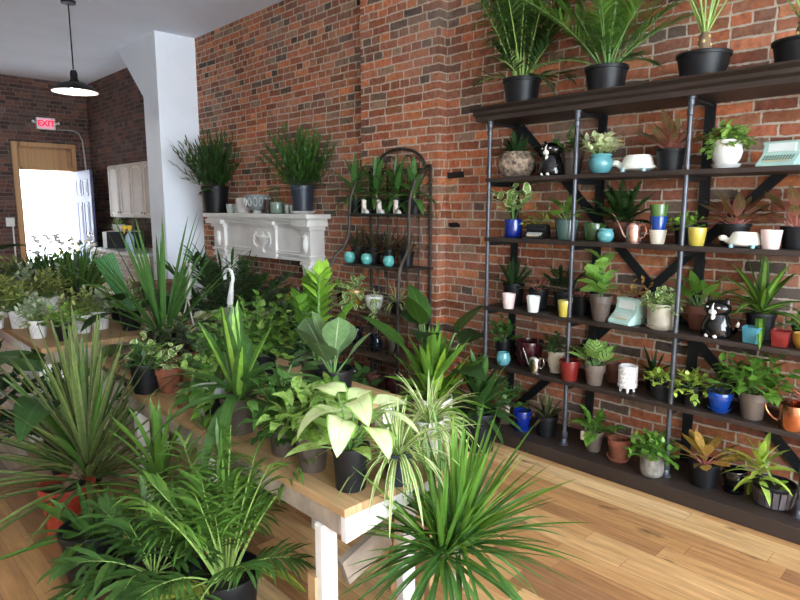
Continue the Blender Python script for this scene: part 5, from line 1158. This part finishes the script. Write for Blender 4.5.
fplant(212, 362, MTZ, ('taper', 36, 22, 'greyl'), [(BU, 'vare', 'green', dict(nst=14, H=26, nl=5, L=13, W=9, t1=85, base=7, rr=.5)), (PE, 'mid', 'green', dict(n=10, S=22, L=18, W=12, t0=10, t1=70, rr=.5, base=5))], 'hanging_basket', 'hanging basket with a white hook and cords standing among the plants', ext=hanger(hk['w'], 36, 0), loc=(1.97, 3.64, MTZ + .0005))
fplant(188, 352, MTZ, ('taper', 34, 22, 'greyl'), [(PE, 'varw', 'green', dict(n=10, S=26, L=34, W=20, t0=10, t1=75, rr=.8, shape='heart', droop=.9, base=5)), (PE, 'bright', 'green', dict(n=6, S=28, L=38, W=18, t0=30, t1=75, rr=.8, droop=.6, base=5))], 'hanging_basket', 'hanging basket with a grey hook and cream green leaves by the column', ext=hanger(hk['g'], 40, 0), loc=(1.79, 3.87, MTZ + .0005))
# --- rear table: succulents in white pots
def scrib(u, w, h):
    """loose ink drawing on the pot"""
    def f(t, zs, R):
        q = MB(); r = w*u/2
        for j in range(3):
            a = rad(215 + 22*j); pts = []
            for i in range(7):
                aa = a + .16*math.sin(i*1.7 + j*2); z = h*u*(.2 + .09*i); rr_ = r*(.74 + .24*z/(h*u)) + .0012; pts.append((rr_*math.cos(aa), rr_*math.sin(aa), z))
            tube(q, pts, .0011, 4)
        q.build('ink_drawing', plain('ink_grey', (.25,.25,.26), .7), t)
    return f
SG = 'pots of succulents on the rear table'
SUC = [(-4, 330, 'white', 'succg', 'at the very left edge'), (6, 318, 'white', 'succg', 'second row, leftmost'), (20, 329, 'white', 'succg', 'front row, with dark green growth'), (39, 339, 'white', 'succ', 'front row, nearest the table corner'),
       (64, 342, 'black', 'succg', 'in a black pot with rounded leaves'), (83, 334, 'white', 'succg', 'front row, right of the black pot'), (101, 330, 'white', 'succ', 'front row, rightmost'), (30, 309, 'white', 'succ', 'second row, behind the corner pot'), (52, 315, 'white', 'succg', 'second row, behind the black pot'),
       (72, 308, 'white', 'succ', 'second row, below the spiky grass'), (93, 306, 'white', 'succg', 'second row, right end'), (14, 301, 'white', 'succg', 'third row, left end'), (42, 297, 'white', 'succ', 'third row, middle'), (66, 296, 'black', 'succg', 'third row, in black below the grass')]
for i, (px, b, pm, lm, lab) in enumerate(SUC):
    p, u = FP(px, b, RTZ, 18); w = 18 if i != 4 else 16
    F = [(BU, lm, 'green', dict(nst=13, H=27, nl=10, L=11, W=4.4, t1=40, base=5, rr=.5, shape='lance', lift=.25, droop=.3)), (BU, 'succg', 'green', dict(nst=12, H=14, nl=6, L=7, W=4, t1=85, base=5, rr=.4))]
    if i == 4: F = [(BU, 'pothos', 'green', dict(nst=16, H=20, nl=6, L=9, W=8, t1=75, base=4, rr=.4, shape='round'))]
    if i == 2: F = [(BU, 'mid', 'green', dict(nst=22, H=22, nl=9, L=5, W=2.4, t1=70, base=4, rr=.4)), F[0]]
    plant('succulent', ('white pot of succulents on the rear table, ' if pm == 'white' else 'small succulent on the rear table, ') + lab, p, ('taper', w*u/2, 18*u, pm), [(f[0], f[1], f[2], scl(f[3], u)) for f in F], 'succulent', SG, 3.66, None, scrib(u, w, 18) if pm == 'white' and i < 8 else None)
for (x, y, px) in ((1.78, 5.35, 0), (1.60, 5.95, 0), (1.30, 6.2, 0)):
    pass
fplant(82, 296, RTZ, ('nursery', 30, 22, 'black'), [(RS, 'palm', 'green', dict(n=90, L=44, W=3.2, t0=2, t1=50, droop=.2, base=14, fold=.4, seg=4))], 'spiky_plant', 'large clump of dark spiky blades at the back of the rear table', loc=(1.62, 5.55, RTZ + .0005))
fplant(60, 290, RTZ, ('nursery', 26, 20, 'black'), [(RS, 'palmd', 'green', dict(n=70, L=38, W=3, t0=2, t1=55, droop=.2, base=12, fold=.4, seg=4))], 'spiky_plant', 'smaller clump of dark blades left of the large spiky clump', loc=(1.45, 6.05, RTZ + .0005))
fplant(72, 280, RTZ, ('nursery', 24, 20, 'white'), [(BU, 'mid', 'green', dict(nst=14, H=36, nl=6, L=9, W=5, t1=45, base=5, rr=.5)), (BU, 'flower', 'green', dict(nst=14, H=46, nl=5, L=7, W=6, t1=40, base=5, rr=.4, start=.8, shape='round'))], 'flowering_plant', 'white flowering plant in front of the open rear door', loc=(1.78, 6.38, RTZ + .0005))
fplant(105, 310, RTZ, ('nursery', 24, 20, 'black'), [(BU, 'succg', 'green', dict(nst=18, H=28, nl=8, L=8, W=4.5, t1=70, base=5, rr=.4))], 'succulent', 'olive green succulent in black pot beside the pleated leaf', loc=(1.66, 4.72, RTZ + .0005))
fplant(118, 335, RTZ, ('nursery', 22, 20, 'black'), [(lambda mb, R, z0: leaf(mb, V((0, 0, z0)), V((-.30, .28, 1)), .42, .17, 'fan', .05, .3, 6, 0, PI/2), 'pleat', 'green', {}), (PE, 'deep', 'green', dict(n=7, S=24, L=52, W=22, t0=40, t1=85, rr=.9, droop=.7, base=4)), (PE, 'fresh', 'green', dict(n=5, S=30, L=24, W=13, t0=20, t1=60, rr=.7, base=4))], 'pleated_leaf_palm', 'young palm with one folded pleated leaf at the corner of the rear table', loc=(1.56, 4.28, RTZ + .0005))
# --- floor, left foreground
fplant(72, 541, 0, ('nursery', 50, 52, 'redp'), [(lambda mb, R, z0, **k: rosette(mb, R, z0, **k), 'greyst', 'brown', dict(n=110, L=142, W=6.5, t0=2, t1=80, droop=.45, base=10, stem=44, fold=.4, seg=6, c=(.085, -.05))), (RS, 'palmd', 'brown', dict(n=10, L=70, W=4, t0=60, t1=90, droop=1.0, base=9, stem=24, fold=.4, c=(.07, -.04))), (RS, 'mid', 'brown', dict(n=24, L=120, W=6, t0=10, t1=70, droop=.5, base=10, stem=44, fold=.4, c=(.085, -.05)))], 'cordyline', 'spiky grey green striped cordyline in a ribbed red pot on the floor', opts=dict(ribs=18), ext=lambda u: stems([[(0, 0, 46*u), (.04, -.02, 60*u), (.085, -.05, 96*u)]], 'brown', 7*u))
fplant(112, 580, 0, ('nursery', 58, 62, 'black'), [(RS, 'palmb', 'green', dict(n=7, L=95, W=11, t0=68, t1=92, droop=.3, base=8, fold=.35, seg=6)), (RS, 'spear', 'green', dict(n=20, L=62, W=9, t0=25, t1=90, droop=.8, base=9, fold=.35, seg=7))], 'strap_leaf_plant', 'strap leaved plant with long bright leaves reaching left over the floor', loc=(.74, 2.64, .0005))
fplant(150, 610, 0, ('nursery', 66, 60, 'black'), [(FR, 'palm', 'cane', dict(n=20, L=78, nl=8, ll=40, lw=6.5, t0=8, t1=78, droop=1.1, base=9, rr=1.0, bare=.3, a0=50, ldroop=.9)), (RS, 'palmy', 'green', dict(n=5, L=60, W=5, t0=60, t1=95, droop=1.0, base=8))], 'parlour_palm', 'dark arching palm in a black pot at the bottom of the photo', loc=(.83, 2.22, .0005))
fplant(228, 608, 0, ('nursery', 70, 66, 'black'), [(FR, 'palmb', 'cane', dict(n=24, L=148, nl=12, ll=44, lw=3.6, t0=2, t1=25, droop=.5, base=13, rr=1.5, bare=.48, ldroop=1.1, lj=.45, a0=55)), (FR, 'palm', 'cane', dict(n=9, L=100, nl=12, ll=38, lw=3.6, t0=20, t1=52, droop=1.0, base=12, rr=1.3, bare=.42, ldroop=.9)), (FR, 'palmy', 'cane', dict(n=3, L=75, nl=12, ll=32, lw=5, t0=45, t1=75, droop=1.1, base=10, rr=1.5, bare=.35))], 'areca_palm', 'tall bright green palm with yellow canes in a black pot beside the bench', loc=(1.0, 1.98, .0005))
fplant(185, 500, 0, ('nursery', 46, 46, 'black'), [(RS, 'palmb', 'green', dict(n=44, L=76, W=8.5, t0=6, t1=85, droop=1.4, base=8, stem=74, fold=.35, seg=8))], 'dracaena', 'arching light green dracaena between the cordyline and the bench', loc=(1.0, 2.52, .0005), ext=lambda u: stems([[(0, 0, 38*u), (0, 0, 116*u)]], 'brown', 5*u))
fplant(0, 440, 0, ('nursery', 40, 40, 'black'), [(FR, 'deep', 'dark', dict(n=26, L=85, nl=16, ll=20, lw=6, t0=5, t1=70, droop=.7, base=8, rr=1.0, bare=.2))], 'fern', 'dark fern in a black pot on the floor at the left edge', loc=(.60, 4.45, .0005))
fplant(-14, 330, 0, ('nursery', 40, 40, 'black'), [(PE, 'deep', 'dark', dict(n=12, S=150, L=44, W=24, t0=2, t1=24, rr=1.5, droop=.9, base=6, face=.6, smin=.8))], 'broad_leaf_plant', 'tall plant with drooping black green leaves at the left edge', loc=(.72, 6.2, .0005))
fplant(110, 450, 0, ('nursery', 52, 50, 'black'), [(PE, 'dark', 'green', dict(n=12, S=96, L=80, W=34, t0=8, t1=46, rr=2.0, droop=1.0, base=8, face=.5, seg=8))], 'bird_of_paradise', 'broad paddle leaved plant between the cordyline and the rear table', loc=(1.0, 3.72, .0005))
fplant(60, 430, 0, ('nursery', 44, 44, 'black'), [(BU, 'deep', 'dark', dict(nst=22, H=60, nl=8, L=20, W=10, t1=70, base=8, rr=.8))], 'leafy_plant', 'dark leafy plant on the floor under the rear table corner', loc=(1.06, 4.14, .0005))
# --- floor, right foreground
mg = (1.45, 1.20, .0005)
def marg(t, zs, R):
    u = msz(1, (1.5, 1.2, .5))
    for pts, r in (([(-.01, 0, zs - .02), (-.02, .005, .30), (-.005, .0, .36), (-.045, .03, .41), (-.05, .04, .50)], .013), ([(.03, .02, zs - .02), (.02, .03, .32), (.045, .05, .40), (.05, .06, .48)], .012), ([(-.02, -.02, zs - .02), (-.025, -.01, .30), (-.01, .01, .40), (.0, .03, .50)], .011)):
        mb = MB(); tube(mb, pts, r, 8); mb.build('stem', ST['pale'], t)
plant('dragon_tree', 'dragon tree with fountains of narrow green leaves in the right foreground', mg, ('nursery', .115, .19, 'slate'), [
    (RS, 'fresh', 'green', dict(n=40, L=.47, W=.023, t0=2, t1=62, droop=.35, base=.015, fold=.45, seg=7, c=(.05, .06), lj=.15), 'foliage'),
    (RS, 'spear', 'green', dict(n=56, L=.42, W=.021, t0=35, t1=98, droop=.7, base=.018, fold=.45, seg=7, c=(.05, .06)), 'foliage'),
    (RS, 'fresh', 'green', dict(n=32, L=.40, W=.021, t0=2, t1=60, droop=.35, base=.015, fold=.45, seg=7, c=(-.05, .04)), 'foliage'),
    (RS, 'spear', 'green', dict(n=50, L=.38, W=.020, t0=35, t1=108, droop=.7, base=.018, fold=.45, seg=7, c=(-.05, .04)), 'foliage'),
    (RS, 'spear', 'green', dict(n=26, L=.32, W=.02, t0=5, t1=110, droop=.6, base=.015, fold=.45, seg=6, c=(0, .03)), 'foliage')], 'potted plant', None, 3.6, None, marg)
for o in [c for c in bpy.data.objects if c.parent and c.parent.name == 'dragon_tree' and c.name.startswith('foliage')]:
    o.location.z = .30
fplant(425, 430, 0, ('taper', 40, 58, 'white'), [(RS, 'fresh', 'green', dict(n=42, L=56, W=12, t0=2, t1=112, droop=.25, base=6, stem=30, fold=.35, seg=6)), (RS, 'bright', 'green', dict(n=12, L=58, W=12, t0=2, t1=50, droop=.1, base=4, stem=8, fold=.4))], 'yucca', 'yucca with stiff pointed leaves in a white pot between bench and shelving', loc=(2.83, 2.60, .0005), ext=lambda u: stems([[(0, 0, 48*u), (0, 0, 84*u)]], 'brown', 6*u))
fplant(425, 405, 0, ('nursery', 44, 44, 'black'), [(PE, 'mid', 'green', dict(n=5, S=84, L=58, W=22, t0=2, t1=26, rr=1.6, droop=.6, base=6, face=.3, seg=8)), (PE, 'deep', 'green', dict(n=6, S=74, L=54, W=24, t0=12, t1=44, rr=1.6, droop=.7, base=6, face=.5, seg=8))], 'bird_of_paradise', 'tall plant with paddle shaped leaves behind the yucca', loc=(3.06, 2.84, .0005), xmax=3.55)
fplant(463, 412, 0, ('nursery', 36, 40, 'black'), [(RS, 'dark', 'green', dict(n=36, L=46, W=10, t0=4, t1=95, droop=.8, base=5, stem=20, fold=.3, seg=6)), (RS, 'spear', 'green', dict(n=12, L=44, W=9, t0=4, t1=60, droop=.5, base=5, stem=28, fold=.3))], 'cordyline', 'dark green broad bladed plant in a black pot at the end of the shelving', loc=(3.09, 2.42, .0005), ext=lambda u: stems([[(0, 0, 34*u), (0, 0, 66*u)]], 'green', 4*u))
# --- by the fireplace
fplant(245, 380, 0, ('nursery', 44, 42, 'black'), [(FR, 'palmd', 'dark', dict(n=22, L=82, nl=22, ll=32, lw=2.8, t0=8, t1=58, droop=.6, base=9, rr=1.2, bare=.25, ldroop=.7))], 'areca_palm', 'large dark palm standing in front of the fireplace opening', loc=(2.90, 5.35, .0005))
fplant(200, 380, 0, ('nursery', 44, 42, 'black'), [(FR, 'palmd', 'dark', dict(n=22, L=50, nl=20, ll=26, lw=3.6, t0=8, t1=65, droop=.6, base=9, rr=1.2, bare=.2, ldroop=.7))], 'areca_palm', 'dark palm at the left side of the fireplace', loc=(2.28, 5.55, .0005))
fplant(285, 380, 0, ('nursery', 44, 42, 'black'), [(FR, 'palmd', 'dark', dict(n=24, L=52, nl=22, ll=20, lw=2.2, t0=5, t1=72, droop=.5, base=9, rr=.9, bare=.15)), (BU, 'deep', 'dark', dict(nst=14, H=34, nl=8, L=14, W=7, t1=70, base=8, rr=.6))], 'fern', 'dark feathery fern in front of the right side of the fireplace', loc=(2.86, 4.60, .0005))
fplant(318, 390, 0, ('nursery', 34, 36, 'black'), [(UP, 'deep', 'dark', dict(n=8, H=84, W=11, spread=8, t1=14)), (UP, 'dark', 'dark', dict(n=5, H=66, W=10, spread=8, t1=22))], 'snake_plant', 'dark upright snake plant beside the right leg of the mantel', loc=(3.15, 4.58, .0005))
fplant(300, 400, 0, ('nursery', 40, 40, 'black'), [(BU, 'dark', 'dark', dict(nst=24, H=46, nl=8, L=18, W=10, t1=65, base=8, rr=.8))], 'leafy_plant', 'dark leafy plant on the floor before the iron rack', loc=(2.62, 3.85, .0005))
fplant(370, 420, 0, ('nursery', 40, 40, 'black'), [(BU, 'dark', 'dark', dict(nst=18, H=46, nl=7, L=20, W=12, t1=65, base=8, rr=.8))], 'leafy_plant', 'low dark leafy plant on the floor at the foot of the iron rack', loc=(2.55, 3.2, .0005))
# --- boxes by the column
bx = thing('cardboard_box', 'brown cardboard box at the foot of the white column', 'box', (2.93, 7.10, 0.0005))
q = MB(); box(q, (-.22, -.2, 0), (.24, .2, .70)); q.build('carton', plain('cardboard', (.36,.21,.12), .8), bx, False, .004)
q = MB(); box(q, (-.222, -.205, .60), (.242, .205, .73)); tag(q.build('lid', plain('cardboard_dark', (.22,.11,.06), .8), bx, False, .004), 'darker brown lid')
bn = thing('storage_bin', 'white plastic bin with a lid near the rear cabinets', 'bin', (2.66, 7.45, .0005))
q = MB(); lathe(q, [(0, 0), (.15, 0), (.19, .56), (0, .56)], 4, M=Matrix.Rotation(PI/4, 4, 'Z')); q.build('body', M_WHITE, bn, False)
q = MB(); box(q, (-.15, -.15, .56), (.15, .15, .60)); q.build('lid', M_WHITE, bn, False, .006)
mwp = plant('spider_plant', 'small pale trailing plant on top of the microwave', (3.30, 9.27, 1.2485), ('taper', .09, .10, 'white'), [(RS, 'spiderc', 'green', dict(n=30, L=.13, W=.02, t0=5, t1=90, droop=1.8, base=.03)), (BU, 'mid', 'green', dict(nst=10, H=.10, nl=5, L=.06, W=.035, t1=85, base=.03, rr=.003))])
# ------------------------------------------------------------------ light
w = bpy.data.worlds.new('sky'); SC.world = w; w.use_nodes = True
nt = w.node_tree; bg = nt.nodes['Background']
bg.inputs[0].default_value = (.83, .92, 1.0, 1); bg.inputs[1].default_value = 9.0
def portal(name, loc, rot, sx, sy):
    l = bpy.data.lights.new(name, 'AREA'); l.shape = 'RECTANGLE'; l.size = sx; l.size_y = sy; l.cycles.is_portal = True
    o = bpy.data.objects.new(name, l); COL.objects.link(o); o.location = loc; o.rotation_euler = rot
portal('window_portal', ((W0 + W1) / 2, FY - .22, (WZ0 + WZ1) / 2), (PI/2, 0, 0), W1 - W0, WZ1 - WZ0)
portal('door_portal', ((DX0 + DX1) / 2, WB + .22, 1.1), (-PI/2, 0, 0), DX1 - DX0, 2.2)
SC.view_settings.view_transform = 'Standard'; SC.view_settings.look = 'None'
SC.view_settings.exposure = 1.17; SC.view_settings.gamma = 1.0; SC.view_settings.use_curve_mapping = False
SC.cycles.max_bounces = 8; SC.cycles.diffuse_bounces = 5; SC.cycles.glossy_bounces = 3; SC.cycles.transmission_bounces = 4
SC.cycles.sample_clamp_indirect = 6
